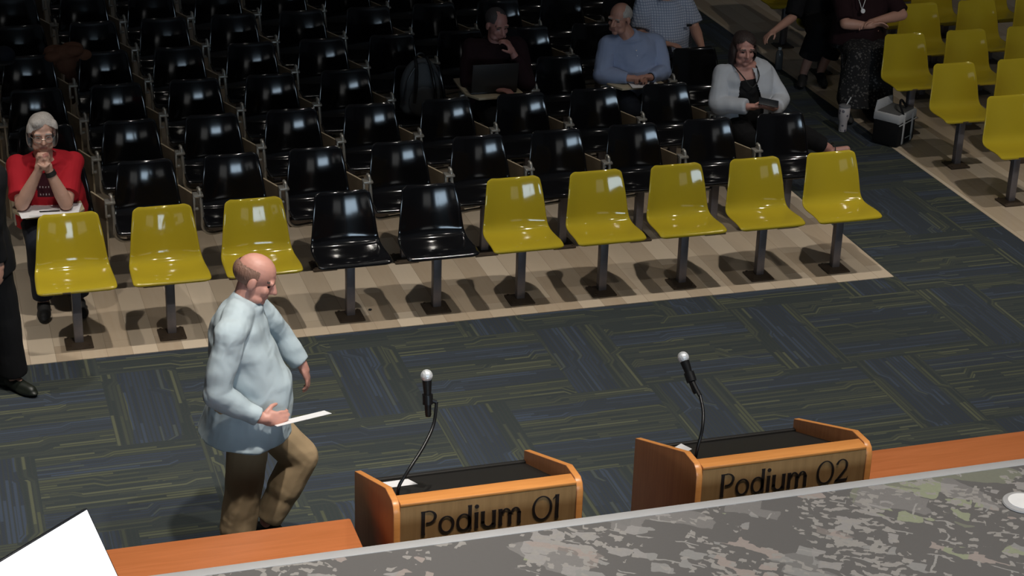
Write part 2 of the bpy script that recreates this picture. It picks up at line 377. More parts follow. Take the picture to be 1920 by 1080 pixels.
# ------------------------------------------------------------------ seats
def cat_rom(P, n):
    out = []
    for k in range(n):
        t = k/(n-1)*(len(P)-1); i = min(int(t), len(P)-2); t -= i
        a, b, c, d = [V(P[j]) for j in (max(i-1, 0), i, i+1, min(i+2, len(P)-1))]
        out.append(.5*((2*b)+(c-a)*t+(2*a-5*b+4*c-d)*t*t+(3*b-a-3*c+d)*t**3))
    return out
def seat_shell_mesh():
    # (y, z, half width, edge lift along the sitter-side normal)
    P = [(-.165, .418, .236, .000), (-.172, .432, .240, .000), (-.155, .446, .243, .004), (-.09, .446, .243, .012), (0, .436, .240, .018), (.08, .432, .236, .022),
         (.135, .444, .230, .026), (.168, .485, .222, .030), (.184, .545, .214, .034), (.2005, .62, .205, .036), (.2186, .69, .195, .036), (.2354, .745, .186, .034), (.246, .772, .181, .032), (.260, .782, .177, .030)]
    n, m = 34, 15
    Q = cat_rom([V(p[:3]) for p in P], n); L = cat_rom([V((p[3], 0, 0)) for p in P], n)
    arc = [0]
    for i in range(1, n): arc.append(arc[-1]+math.hypot(Q[i].x-Q[i-1].x, Q[i].y-Q[i-1].y))
    tot = arc[-1]; vs, fs = [], []
    for i in range(n):
        a, b = Q[max(i-1, 0)], Q[min(i+1, n-1)]
        ty, tz = b.x-a.x, b.y-a.y; l = math.hypot(ty, tz); ny, nz = -tz/l, ty/l      # normal towards the sitter
        if Q[i].y > .55 and nz > .28: nz = .28; ny = -.96
        hw = Q[i].z; rr = .034
        for d in (arc[i], tot-arc[i]):
            if d < rr: hw -= rr-math.sqrt(max(rr*rr-(rr-d)**2, 0))
        for j in range(m):
            u = -1+2*j/(m-1); lift = L[i].x*u*u
            x = u*hw
            vs.append((x, Q[i].x+ny*lift, Q[i].y+nz*lift))
    for i in range(n-1):
        for j in range(m-1):
            fs.append((i*m+j, i*m+j+1, (i+1)*m+j+1, (i+1)*m+j))
    mb = MB(); mb.add(vs, fs); me = bpy.data.meshes.new('seat_shell'); me.from_pydata(mb.v, [], mb.f)
    me = bake(me, [('SOLIDIFY', dict(thickness=.013, offset=-1)), ('SUBSURF', dict(levels=1, render_levels=1))])
    me.shade_smooth(); return me
shell_me = seat_shell_mesh()
def shell(mat):
    m = shell_me.copy(); m.name = 'seat_shell'; m.materials.clear(); m.materials.append(mat); return m
SHELL = {k: shell(MT[k]) for k in ('yellow', 'black', 'olive')}
post_me = MB().box((-.028, -.028, .012), (.028, .028, .405), bev=.006).mesh('post', [MT['steel']])
br = MB().box((-.11, -.10, .400), (.11, .09, .418), bev=.004).box((-.04, .05, .405), (.04, .10, .425), bev=.004)
bracket_me = br.mesh('seat_bracket', [MT['darkmetal']])
pl = MB()
pl.rings([[(x*a, y*a, z) for x, y in ((-1, -1), (1, -1), (1, 1), (-1, 1))] for a, z in ((.083, .004), (.083, .012), (.045, .026))])
for sx in (-1, 1):
    for sy in (-1, 1): pl.cyl((sx*.062, sy*.062, .01), (sx*.062, sy*.062, .024), .009, seg=8)
plate_me = pl.mesh('base_plate', [MT['plate']])
tube_me = MB().tube([(0, .01, .33), (-.10, .005, .325), (-.19, -.01, .325), (-.238, -.02, .37), (-.240, -.02, .45), (-.246, -.015, .56), (-.250, .0, .63), (-.255, .03, .640)], .0115, 10, sub=5).mesh('arm_tube', [MT['chrome']])
hb = MB().box((-.292, -.02, .50), (-.262, .012, .515), bev=.003).box((-.298, -.028, .50), (-.284, .008, .60), bev=.003).box((-.296, -.03, .592), (-.228, .045, .608), bev=.004)
hb.cyl((-.262, .02, .612), (-.238, .02, .612), .018)
hinge_me = hb.mesh('hinge_bracket', [MT['chrome']])
_st = MB().prism([(.02, .20), (.02, .60), (.24, .60), (.265, .575), (.265, .225), (.24, .20)], 0, -.312, -.296, 0, 1, bev=.002)
_rm = Matrix.Translation((-.278, .02, 0)) @ Matrix.Rotation(.36, 4, 'Z') @ Matrix.Translation((.298, -.02, 0))
_st.v = [tuple(_rm @ V(p)) for p in _st.v]; stow_me = _st.mesh('writing_tablet', [MT['board'], MT['edge']])
open_me = MB().prism([(-.31, .02), (-.31, -.22), (-.24, -.345), (.09, -.335), (.13, -.28), (.12, -.13), (-.10, -.10), (-.19, .05), (-.22, .17), (-.30, .17)], 2, .662, .680, 0, 1, bev=.003).mesh('writing_tablet', [MT['edge'], MT['edge']])
SEATS = {}
def ordinal(n): return ['first', 'second', 'third', 'fourth', 'fifth', 'sixth', 'seventh', 'eighth', 'ninth', 'tenth'][n]
def seat_proto(col, tablet):
    r = thing('auditorium_seat', (0, -40, 0), None, 'seat')
    link('seat_shell', SHELL[col], r); link('seat_bracket', bracket_me, r); link('post', post_me, r); link('base_plate', plate_me, r)
    if tablet:
        link('arm_tube', tube_me, r); link('hinge_bracket', hinge_me, r)
        t = link('writing_tablet', stow_me if tablet == 'stow' else open_me, r)
        t['label'] = 'brown tablet board folded down beside the seat' if tablet == 'stow' else 'pale wooden tablet swung out level'
    return r
PROTO = {}; USED = set()
STICK = MB().box((-.024, -.1795, .425), (.024, -.176, .435), bev=.001)
def seat(col, tablet, x, y, label, group):
    key = (col, tablet)
    if key not in PROTO: PROTO[key] = seat_proto(col, tablet)
    r = PROTO[key]
    if key in USED:
        src = r; r = src.copy(); COL.objects.link(r)
        for ch in list(src.children):
            c = ch.copy(); COL.objects.link(c); c.parent = r
    USED.add(key)
    r.location = (x, y, .004); tag(r, label, 'seat', group); return r
ROW = .838
rowname = lambda k: 'front row' if k == 0 else ordinal(k)+' row'
for c in range(10):
    col = 'black' if c in (3, 4) else 'yellow'
    where = {0: 'in the front row before the woman in red', 3: 'in the front row, left of the two black ones', 4: 'in the front row, right of the two black ones',
             9: 'at the right end of the front row'}.get(c, 'in the front row, %s from the left' % ordinal(c))
    st_ = seat(col, None, c*S, 0, '%s moulded plastic seat %s' % (col, where), '%s seats in the front row' % col)
    if c == 0: FIRST = st_
mk = put('chip_mark', STICK, MT['plate'], FIRST, label='dark worn mark on the front lip'); mk.location = (-.065, .004, 0)
people_seat = {(1, 0): 'under the woman in red', (3, 6): 'under the person with the laptop', (3, 8): 'under the man in the blue shirt',
               (2, 9): 'under the woman in the grey cardigan', (4, 9): 'under the person in the checked shirt', (3, 5): 'with the grey backpack on it'}
for k in range(1, 8):
    for c in range(10):
        tb = 'open' if (k, c) in ((1, 0), (3, 6), (3, 8)) else 'stow'
        lab = 'black tablet-arm seat, %s from the left in the %s' % (ordinal(c), rowname(k))
        if c == 9: lab = 'black tablet-arm seat at the aisle end of the %s' % rowname(k)
        if (k, c) in people_seat: lab = 'black tablet-arm seat %s in the %s' % (people_seat[(k, c)], rowname(k))
        seat('black', tb, c*S, .012+k*ROW, lab, 'black tablet-arm seats')
RC = 12.30
for k, cols in ((1, (0,)), (2, (0, 1)), (3, (0, 1, 2)), (4, (0, 1, 2, 3)), (5, (0, 1, 2, 3)), (6, (0, 1, 2, 3))):
    for c in cols:
        lab = 'yellow plastic seat across the aisle, %s from the aisle in its %s row' % (ordinal(c), ordinal(k-1))
        if (k, c) == (1, 0): lab = 'nearest yellow plastic seat across the aisle on the right'
        if (k, c) == (3, 0): lab = 'yellow plastic seat behind the black and white bag'
        if (k, c) == (4, 0): lab = 'yellow plastic seat under the woman in the patterned skirt'
        if (k, c) == (5, 0): lab = 'yellow plastic seat under the person in black'
        seat('yellow', None, (RC+c)*S, .03+k*ROW, lab, 'yellow seats across the aisle')

# ------------------------------------------------------------------ podiums, counters, map table
def glyph(mb, ch, x, h, y):
    """one letter in the xz plane at height h*; returns advance. Strokes are thick and thin like the carved lettering."""
    xh = .68*h; T = .135*h; t = .045*h
    def bar(x0, z0, x1, z1): mb.box((min(x0, x1), y-.0015, min(z0, z1)), (max(x0, x1), y+.004, max(z0, z1)))
    def poly(pts): mb.prism(pts, 1, y-.0015, y+.004)
    def stem(x0, z0, z1, serif=True):
        poly([(x0-.012*h, z0), (x0+T+.012*h, z0), (x0+T, z0+.12*h), (x0+T, z1-.12*h), (x0+T+.008*h, z1), (x0-.02*h, z1), (x0, z1-.12*h)])
    def bowl(cx, cz, rx, rz, th, a0=0, a1=360, thin=t):
        n = 30; O, I = [], []
        for i in range(n+1):
            a = math.radians(a0+(a1-a0)*i/n); O.append((cx+rx*math.cos(a), cz+rz*math.sin(a))); I.append((cx+(rx-th)*math.cos(a), cz+(rz-thin)*math.sin(a)))
        for i in range(n): poly([O[i], O[i+1], I[i+1], I[i]])
    if ch == 'P':
        stem(x, 0, h); bowl(x+.26*h, .74*h, .33*h, .27*h, .11*h, -105, 100); bar(x+T*.8, h-t, x+.26*h, h); return .66*h
    if ch == 'o': bowl(x+.31*h, xh/2, .31*h, xh/2+.015*h, .11*h); return .69*h
    if ch == 'd':
        bowl(x+.29*h, xh/2, .29*h, xh/2+.015*h, .11*h); stem(x+.46*h, 0, h*1.02); return .70*h
    if ch == 'i':
        stem(x+.02*h, 0, xh); bowl(x+.09*h, h*.92, .085*h, .085*h, .083*h, thin=.083*h); return .27*h
    if ch == 'u':
        stem(x, .16*h, xh); bowl(x+.28*h, .26*h, .28*h, .275*h, .12*h, 180, 330); stem(x+.44*h, 0, xh); return .69*h
    if ch == 'm':
        stem(x, 0, xh)
        for q in (0, .37*h): bowl(x+q+.29*h, xh-.25*h, .20*h, .26*h, .11*h, 0, 165); stem(x+q+.365*h, 0, xh-.2*h)
        return .98*h
    if ch == '0': bowl(x+.42*h, h/2, .40*h, h/2+.01*h, .10*h); return .88*h
    if ch == '1':
        stem(x+.06*h, 0, h); poly([(x-.06*h, .80*h), (x-.04*h, .84*h), (x+.08*h, h), (x+.08*h, .88*h)]); return .3*h
    if ch == '2':
        bowl(x+.28*h, .70*h, .28*h, .30*h, .10*h, -30, 165)
        poly([(x+.42*h, .54*h), (x+.52*h, .56*h), (x+.14*h, .05*h), (x+.02*h, .04*h)]); poly([(x, 0), (x+.56*h, 0), (x+.60*h, .20*h), (x+.55*h, .11*h), (x+.04*h, .10*h)]); return .62*h
    if ch == ' ': return .32*h
def podium(x0, x1, yf, word, label):
    b = thing('podium', ((x0+x1)/2, yf+.35, 0), label, 'podium')
    th = .032; yb = yf+.75
    prof = [(yf, 0), (yf, 1.045), (yf+.012, 1.078), (yf+.04, 1.096), (yf+.155, 1.092), (yb, .85), (yb, 0)]
    for xa in (x0, x1-th):
        put_w('side_panel', MB().prism(prof, 0, xa, xa+th, 0, 1, bev=.003), [MT['podside'], MT['podledge']], b)
    xa, xb = x0+th, x1-th
    fp = put_w('front_panel', MB().box((xa, yf+.004, .08), (xb, yf+.03, 1.075)), MT['podfront'], b)
    put_w('ledge', MB().box((xa, yf+.003, 1.075), (xb, yf+.085, 1.09), bev=.003), MT['podledge'], b)
    put_w('kick_plate', MB().box((xa, yf+.03, 0), (xb, yf+.05, .08)), MT['darkmetal'], b)
    zs = lambda y: 1.03+(y-yf-.09)*(.80-1.03)/(.62)
    put_w('reading_surface', MB().prism([(yf+.085, zs(yf+.085)), (yb-.03, zs(yb-.03)), (yb-.03, zs(yb-.03)-.02), (yf+.085, zs(yf+.085)-.02)], 0, xa, xb), MT['desk'], b)
    put_w('back_rail', MB().box((xa, yb-.035, .70), (xb, yb-.012, zs(yb-.03)+.012), bev=.002), MT['desk'], b)
    put_w('shelf', MB().box((xa, yf+.04, .45), (xb, yb-.05, .47)), MT['podside'], b)
    h = .108; x = 0; gl = []
    for ch in word:
        mb = MB(); adv = glyph(mb, ch, x, h, 0); x += adv
        if mb.v: gl.append(mb)
    sc = .635/x; xs = x0+.125; z0 = .925; L = b.location
    for mb in gl:
        mb.v = [tuple(V((p[0]*sc+xs, p[1]+yf+.003, p[2]*1.08+z0))-L) for p in mb.v]; put('letter', mb, MT['ink'], fp, smooth=False)
    return b, zs
p1, zs1 = podium(.976, 1.835, -4.20, 'Podium 01', 'wooden podium lettered Podium 01, beside the left counter')
p2, zs2 = podium(2.363, 3.235, -4.215, 'Podium 02', 'wooden podium lettered Podium 02, beside the right counter')
def sheet(name, cx, cy, w_, h_, zfun, rz, label, cat, group=None, mat='paper', th=.0015, lift=.002, curl=0):
    mb = MB(); n = 6; top, bot = [], []
    for i in range(n+1):
        for j in range(n+1):
            u, v = (i/n-.5), (j/n-.5); x = cx+u*w_*math.cos(rz)-v*h_*math.sin(rz); y = cy+u*w_*math.sin(rz)+v*h_*math.cos(rz)
            z = zfun(x, y)+lift+curl*(abs(2*u)**3)
            top.append((x, y, z+th)); bot.append((x, y, z))
    fs = [(i*(n+1)+j, (i+1)*(n+1)+j, (i+1)*(n+1)+j+1, i*(n+1)+j+1) for i in range(n) for j in range(n)]
    N = (n+1)**2; rim = [i for i in range(n+1)]+[i*(n+1)+n for i in range(1, n+1)]+[n*(n+1)+j for j in range(n-1, -1, -1)]+[i*(n+1) for i in range(n-1, 0, -1)]
    rim = [j for j in range(n+1)]+[i*(n+1)+n for i in range(1, n+1)]+[n*(n+1)+j for j in range(n-1, -1, -1)]+[i*(n+1) for i in range(n-1, 0, -1)]
    mb.add(top+bot, fs+[tuple(q+N for q in f[::-1]) for f in fs]+[(rim[q], rim[(q+1) % len(rim)], rim[(q+1) % len(rim)]+N, rim[q]+N) for q in range(len(rim))])
    o = put(name, mb, MT[mat]); tag(o, label, cat, group); return o
sheet('paper_sheet', 1.118, -3.60, .20, .15, lambda x, y: zs1(y), .05, 'white paper on the black top of Podium 01', 'paper')
sheet('paper_sheet', 2.485, -3.63, .15, .17, lambda x, y: zs2(y), -.1, 'crumpled white paper on the black top of Podium 02', 'paper', curl=.02)
def mic(base, path, head, tail, label):
    m = thing('gooseneck_microphone', base, label, 'microphone')
    b = V(base); H, T_ = V(head), V(tail); d = (H-T_).normalized()
    put_w('mount', MB().lathe(b, [(.028, 0), (.028, .008), (.012, .02), (.009, .035)]), MT['darkmetal'], m)
    put_w('gooseneck', MB().tube([b+V((0, 0, .02))]+[V(p) for p in path], .0075, 10, sub=6), MT['darkmetal'], m)
    put_w('handle', MB().lathe(T_, [(.011, 0), (.014, .01), (.0165, .10), (.021, (H-T_).length-.035), (.022, (H-T_).length-.02)], axis=d), MT['darkmetal'], m)
    put_w('grille', MB().ell(H, [d.orthogonal().normalized()*.027, d.cross(d.orthogonal().normalized())*.027, d*.028]), MT['grille'], m, label='silver ball grille')
    q = T_+d*.08; put_w('clip', MB().cyl(q-d*.022, q+d*.022, .024).tube([q, V(path[-1])], .010, 8), MT['darkmetal'], m)
mic((1.03, -4.06, 1.008), [(1.035, -4.06, 1.10), (1.09, -4.03, 1.165), (1.175, -3.95, 1.225), (1.236, -3.88, 1.287), (1.260, -3.835, 1.37)], (1.223, -3.80, 1.487), (1.222, -3.84, 1.305), 'gooseneck microphone standing upright at the left of Podium 01')
mic((2.415, -4.07, 1.010), [(2.42, -4.075, 1.11), (2.448, -4.05, 1.19), (2.473, -3.99, 1.25), (2.478, -3.93, 1.30)], (2.447, -3.78, 1.426), (2.474, -3.895, 1.295), 'gooseneck microphone leaning towards the seats at Podium 02')
# wooden counters either side of the podium gap
def counter(x0, x1, label, step=False):
    c = thing('wooden_counter', ((x0+x1)/2, -4.02, 0), label, 'counter')
    put_w('counter_top', MB().box((x0, -4.28, .765), (x1, -3.77, .80), bev=.012), MT['orange'], c)
    put_w('counter_front', MB().box((x0+.03, -3.86, .0), (x1-.03, -3.83, .765)), MT['podside'], c)
    if step:
        put_w('end_shelf', MB().box((x1-.03, -4.20, .66), (x1+.055, -3.90, .69), bev=.006), MT['orange'], c)
        put_w('end_panel', MB().box((x1-.06, -4.24, 0), (x1-.03, -3.83, .765)), MT['podside'], c)
counter(-3.6, .885, 'orange wooden counter left of Podium 01', True)
counter(3.255, 7.2, 'orange wooden counter right of Podium 02')
TZ = 1.05; TY = -4.43
mt = thing('map_table', (1.9, TY-.65, 0), 'long table topped with a grey aerial photo map', 'table')
put_w('map_print', MB().box((-1.35, TY-1.28, TZ-.004), (5.35, TY-.055, TZ+.001)), MT['map'], mt)
tr = MB().box((-1.4, TY-.055, TZ-.03), (5.4, TY, TZ+.004), bev=.004).box((-1.4, TY-1.33, TZ-.03), (5.4, TY-1.28, TZ+.004), bev=.004).box((-1.4, TY-1.28, TZ-.03), (-1.35, TY-.055, TZ+.004)).box((5.35, TY-1.28, TZ-.03), (5.4, TY-.055, TZ+.004))
put_w('edge_trim', tr, MT['grey_trim'], mt, label='pale grey edge strip')
put_w('table_top', MB().box((-1.38, TY-1.31, TZ-.03), (5.38, TY-.02, TZ-.005)), MT['darkmetal'], mt)
for x in (-1.2, 1.9, 5.2):
    for y in (TY-.15, TY-1.2): put_w('leg', MB().box((x-.03, y-.03, 0), (x+.03, y+.03, TZ-.03), bev=.004), MT['steel'], mt)

# ------------------------------------------------------------------ people
def frame(f, up):
    f = V(f).normalized(); u = V(up); u = (u-f*u.dot(f)).normalized(); return f, u, f.cross(u)     # third: the person's right
def head_prims(mb, c, f, up, k=1.0):
    f, u, r = frame(f, up); c = V(c)
    P = lambda x, y, z: c+r*x*k+f*y*k+u*z*k
    E = lambda p, rx, ry, rz: mb.ell(p, (r*rx*k, f*ry*k, u*rz*k))
    E(P(0, -.012, .036), .076, .097, .082)
    E(P(0, .026, -.038), .062, .066, .080)
    E(P(0, .066, -.096), .026, .024, .020)
    for s in (-1, 1):
        E(P(s*.036, .060, -.028), .026, .026, .026)
        E(P(s*.040, .036, -.078), .026, .040, .026)
        E(P(s*.079, -.008, -.008), .010, .022, .033)
    mb.cap(P(-.045, .078, .022), .013*k, P(.045, .078, .022), .013*k)
    mb.cap(P(0, .086, .012), .009*k, P(0, .112, -.030), .0125*k)
    for s in (-1, 1): mb.cap(P(s*.012, .096, -.034), .009*k, P(s*.012, .09, -.032), .009*k)
    mb.cap(P(-.018, .084, -.060), .008*k, P(.018, .084, -.060), .008*k)
    mb.cap(P(-.015, .082, -.070), .009*k, P(.015, .082, -.070), .009*k)
    return P
def hand_prims(mb, wrist, d, pn, side, curl=.5, k=1.0, spread=1.0):
    d, pn, _ = frame(d, pn); w = d.cross(pn); W = V(wrist)       # w runs along the knuckles; side=+1: thumb towards +w
    mb.ell(W+d*.045*k, (w*.040*k, d*.055*k, pn*.017*k)); mb.cap(W-d*.01, .026*k, W+d*.03*k, .027*k)
    for i, (L, b) in enumerate(((.070, .084), (.078, .090), (.073, .087), (.056, .078))):
        p = W+d*b*k+w*side*(.030-.020*i)*k*spread; a = curl*.55
        for j, fr in enumerate((.45, .31, .24)):
            q = p+(d*math.cos(a)+pn*math.sin(a))*L*fr*k
            mb.cap(p, (.0098-.0008*j)*k, q, (.0092-.0008*j)*k, 10); p = q; a += curl*.8
    p = W+d*.02*k+w*side*.030*k
    q = p+(d*.62+w*side*.62+pn*.35).normalized()*.042*k; t = q+(d*.85+w*side*.15+pn*.45*curl*2).normalized()*.032*k
    mb.cap(p, .0125*k, q, .0110*k, 10); mb.cap(q, .0108*k, t, .0085*k, 10)
def torso_rings(J, grow=0.0, sect=None, n=26, top=True):
    """elliptical cross-sections from the seat to the neck; grow thickens it for clothing"""
    P, N = V(J['pelvis']), V(J['neck']); ch = V(J.get('chest', P.lerp(N, .62)))
    rs = (V(J['shR'])-V(J['shL'])).normalized(); rh = (V(J['hpR'])-V(J['hpL'])).normalized()
    sect = sect or [(-.16, .150, .110, 0), (0, .172, .125, 0), (.28, .155, .118, .012), (.5, .165, .122, .010), (.70, .178, .125, .0), (.84, .165, .108, -.01), (.94, .115, .080, -.015), (1.0, .066, .064, 0)]
    b = J.get('build', 1.0); out = []
    for t, rx, ry, of in sect:
        if t <= .62: c = P+(ch-P)*(t/.62); ax = ch-P
        else: c = ch+(N-ch)*((t-.62)/.38); ax = N-ch
        ax = ax.normalized(); rr = rh.lerp(rs, min(max(t, 0), 1)); rr = (rr-ax*rr.dot(ax)).normalized(); f = ax.cross(rr)
        c = c+f*of*b
        out.append([c+rr*(rx*b+grow)*math.cos(2*math.pi*i/n)+f*(ry*b+grow)*math.sin(2*math.pi*i/n) for i in range(n)])
    return out
TEX = bpy.data.textures.new('folds', 'CLOUDS'); TEX.noise_scale = .15; TEX.noise_depth = 1
def voxel(mb, name, mats, vox=.0055, smooth=3, fn=None, kill=None, sm_f=.5, fold=0):
    me = bpy.data.meshes.new(name); me.from_pydata(mb.v, [], mb.f)
    me = bake(me, [('REMESH', dict(mode='VOXEL', voxel_size=vox, use_smooth_shade=True)), ('SMOOTH', dict(factor=sm_f, iterations=smooth))]+([('DISPLACE', dict(texture=TEX, strength=fold, mid_level=.45, texture_coords='LOCAL')), ('SMOOTH', dict(factor=.5, iterations=1))] if fold else []))
    me.name = name; me.materials.clear()
    for m in mats: me.materials.append(m)
    if fn or kill:
        if fn: me.polygons.foreach_set('material_index', [fn(p.center) for p in me.polygons])
        if kill:
            bm = bmesh.new(); bm.from_mesh(me)
            bmesh.ops.delete(bm, geom=[f for f in bm.faces if kill(f.calc_center_median())], context='FACES'); bm.to_mesh(me); bm.free()
    me.shade_smooth(); me.update(); return me
def person(label, base, J, vox=.0055):
    """J: joints in world metres. Returns the Empty; the body is one continuous mesh."""
    T = thing('person', base, label, 'person', None)
    b = J.get('build', 1.0); mb = MB()
    mb.rings(torso_rings(J))
    for s in 'LR':
        sh, el, wr = V(J['sh'+s]), V(J['el'+s]), V(J['wr'+s])
        mb.cap(V(J['neck'])*.4+sh*.6-V((0, 0, .03)), .055*b, sh, .052*b); mb.cap(sh, .052*b, el, .040*b); mb.cap(el, .041*b, el.lerp(wr, .3), .042*b); mb.cap(el.lerp(wr, .3), .042*b, wr, .027)
        d, pn, side, curl = J['hand'+s]
        hand_prims(mb, wr, d, pn, side, curl)
        hp, kn, an, to = [V(J[q+s]) for q in ('hp', 'kn', 'an', 'to')]
        mb.cap(hp, .088*b, kn, .056*b); mb.cap(kn, .054*b, kn.lerp(an, .3), .054*b); mb.cap(kn.lerp(an, .3), .054*b, an, .036)
        mb.cap(an-V((0, 0, .035)), .036, to, .028)
    N, H = V(J['neck']), V(J['head']); f, u, r = frame(J['face'], J.get('up', (0, 0, 1)))
    mb.cap(N-V((0, 0, .03)), .062*b, H-u*.05-f*.02, .052)
    k = J.get('hk', 1.0); hp_ = head_prims(mb, H, f, u, k)
    def mat(c):
        d = c-H; x, y, z = d.dot(r)/k, d.dot(f)/k, d.dot(u)/k
        if abs(x) < .1 and y > .055 and abs(z) < .12:
            if abs(abs(x)-.032) < .010 and abs(z+.001) < .0045 and y > .066: return 2
            if abs(abs(x)-.034) < .018 and abs(z-.024) < .005: return 3
            if abs(x) < .020 and abs(z+.066) < .008 and y > .07: return 1
        return 0
    link('body', voxel(mb, 'body', [J.get('skin', MT['skin']), MT['skin_dark'], MT['eye'], J.get('brow', MT['brow'])], vox, 3, mat), T).location = -V(base)
    T['_'] = 0; del T['_']
    J['P'] = hp_; J['fr'] = (f, u, r); J['T'] = T; J['base'] = V(base)
    return T
def wear(J, name, mb, mats, vox=.007, smooth=3, label=None, kill=None, fn=None, sm_f=.5, fold=None):
    if fold is None: fold = .014 if name == 'trousers' else .03 if name in ('shirt', 'cardigan', 'top', 'jacket', 'jumper') else 0
    if not isinstance(mats, (list, tuple)): mats = [mats]
    o = link(name, voxel(mb, name, mats, vox, smooth, fn, kill, sm_f, fold), J['T']); o.location = -J['base']
    if label: o['label'] = label
    return o
def sleeve(mb, sh, el, wr, upto=1.0, r=(.066, .060, .050), end=None):
    sh, el, wr = V(sh), V(el), V(wr)
    if upto <= .5:
        e = sh.lerp(el, upto*2); mb.cap(sh, r[0], sh.lerp(e, .5), r[0]); mb.cyl(sh, e, r[0]*.98, r[1]); return
    e = el.lerp(wr, (upto-.5)*2); mb.cap(sh, r[0], el, r[1]); mb.cap(el, r[1], el.lerp(e, .6), (r[1]+r[2])/2); mb.cyl(el, e, r[1], r[2])
def legs_cloth(mb, J, upto=.97, r=(.108, .080, .068)):
    b = J.get('build', 1.0)
    for s in 'LR':
        hp, kn, an = [V(J[q+s]) for q in ('hp', 'kn', 'an')]
        mb.cap(hp, r[0]*b, kn, r[1]*b); e = kn.lerp(an, upto); mb.cap(kn, r[1]*b, kn.lerp(e, .5), r[1]*b*.98); mb.cyl(kn, e, r[1]*b, r[2])
def trousers(J, mat, name='trousers', upto=.97, r=(.108, .080, .068), grow=.014, vox=.008):
    mb = MB(); mb.rings(torso_rings(J, grow, [(-.18, .150, .115, 0), (0, .174, .130, 0), (.22, .166, .128, .01)])); legs_cloth(mb, J, upto, r)
    return wear(J, name, mb, mat, vox)
def shoes(J, mat, name='shoe'):
    for s in 'LR':
        an, to = V(J['an'+s]), V(J['to'+s]); d = (to-an); d.z = 0
        d = d.normalized(); w = V((-d.y, d.x, 0)); t = to+d*.02; a = an-V((0, 0, .05))
        mb = MB(); mb.cap(a-d*.035, .040, a+d*.03, .044); mb.cap(a+d*.02, .042, t, .034); mb.ell(a.lerp(t, .6)-V((0, 0, .012)), (d*.11, w*.046, V((0, 0, .026))))
        lo = min(a.z-.045, t.z-.034)
        wear(J, name, mb, mat, .006)
def hair_cap(J, mat, spec, name='hair', vox=.006, kill=None):
    f, u, r = J['fr']; mb = MB(); h = V(J['head'])
    if kill is None: kill = lambda c: ((c-h).dot(f) > .030 and (c-h).dot(u) < .085-.55*abs((c-h).dot(r))) or ((c-h).dot(f) > -.01 and (c-h).dot(u) < .0)
    for (x, y, z, rx, ry, rz) in spec: mb.ell(J['P'](x, y, z), (r*rx, f*ry, u*rz))
    return wear(J, name, mb, mat, vox, 2, kill=kill, fold=.022)
def collar(mb, J, r=.072, h=.035):
    N = V(J['neck']); H = V(J['head']); ax = (H-N).normalized(); f, u, rr = J['fr']
    mb.cyl(N-ax*.03, N+ax*h, r+.012, r-.002, 20)

FX = 'folded'
# --- the man walking across the floor
M_SHIRT = cloth('pale_blue_shirt_cloth', (.41, .485, .525, 1), .8, 1.6)
M_KHAKI = cloth('khaki_cloth', (.36, .262, .155, 1), .85, .8)
J = dict(pelvis=(.585, -2.84, .90), chest=(.60, -2.83, 1.245), neck=(.625, -2.83, 1.475), head=(.685, -2.83, 1.60), face=(.86, -.28, -.42), up=(.35, -.05, 1),
         shR=(.53, -3.03, 1.415), shL=(.68, -2.63, 1.40), elR=(.44, -3.09, 1.14), elL=(.80, -2.56, 1.16), wrR=(.645, -3.13, 1.01), wrL=(.905, -2.60, .985),
         handR=((.98, -.02, -.12), (.05, .85, -.2), 1, .75), handL=((.30, -.02, -.95), (-.8, .3, -.2), 1, .55),
         hpR=(.575, -2.94, .87), hpL=(.60, -2.73, .87), knR=(.535, -2.93, .50), knL=(.86, -2.74, .56), anR=(.475, -2.92, .10), anL=(.68, -2.74, .22), toR=(.60, -2.94, .035), toL=(.78, -2.76, .09), build=1.06)
for q in ('pelvis', 'chest', 'neck', 'head', 'shR', 'shL', 'elR', 'wrR'): J[q] = tuple(V(J[q])+V((-.042, 0, 0)))
for q in ('wrL', 'elL'): J[q] = tuple(V(J[q])+V((.0, 0, .015)))
J['skin'] = plain('ruddy_skin', (.52, .255, .20, 1), .5, .12, 18)
person('person in a pale blue shirt and khaki trousers walking past, holding a paper', (.6, -2.83, 0), J)
sec = [(-.17, .238, .20, .02), (-.02, .226, .185, .035), (.15, .180, .178, .055), (.35, .178, .176, .05), (.55, .178, .150, .02), (.72, .186, .132, -.005), (.86, .172, .112, -.012), (.95, .118, .086, -.012), (1.0, .078, .074, 0)]
mb = MB(); mb.rings(torso_rings(J, .012, sec)); sleeve(mb, J['shR'], J['elR'], J['wrR'], .97, (.076, .064, .046)); sleeve(mb, J['shL'], J['elL'], J['wrL'], .95, (.074, .062, .046))
mb.cap(V(J['neck']).lerp(V(J['shR']), .35), .07, J['shR'], .074); mb.cap(V(J['neck']).lerp(V(J['shL']), .35), .07, J['shL'], .072); collar(mb, J)
wear(J, 'shirt', mb, M_SHIRT, .007, 4)
trousers(J, M_KHAKI, r=(.098, .088, .074)); shoes(J, MT['tyre'])
f, u, r = J['fr']; H = V(J['head'])
hair_cap(J, hairmat('thin_brown_hair', (.22, .12, .085, 1)), [(0, -.022, .022, .079, .097, .074)], kill=lambda c: (c-H).dot(f) > .025-.2*abs((c-H).dot(r)) or (c-H).dot(u) > .060 or (c-H).dot(u) < -.035)
wr = V(J['wrR'])
sheet('paper_sheet', .79, -3.13, .26, .17, lambda x, y: .985+(x-.79)*.14-(y+3.13)*.42, 0, 'white paper held in the walking person\'s hand', 'paper', lift=0, th=.002)

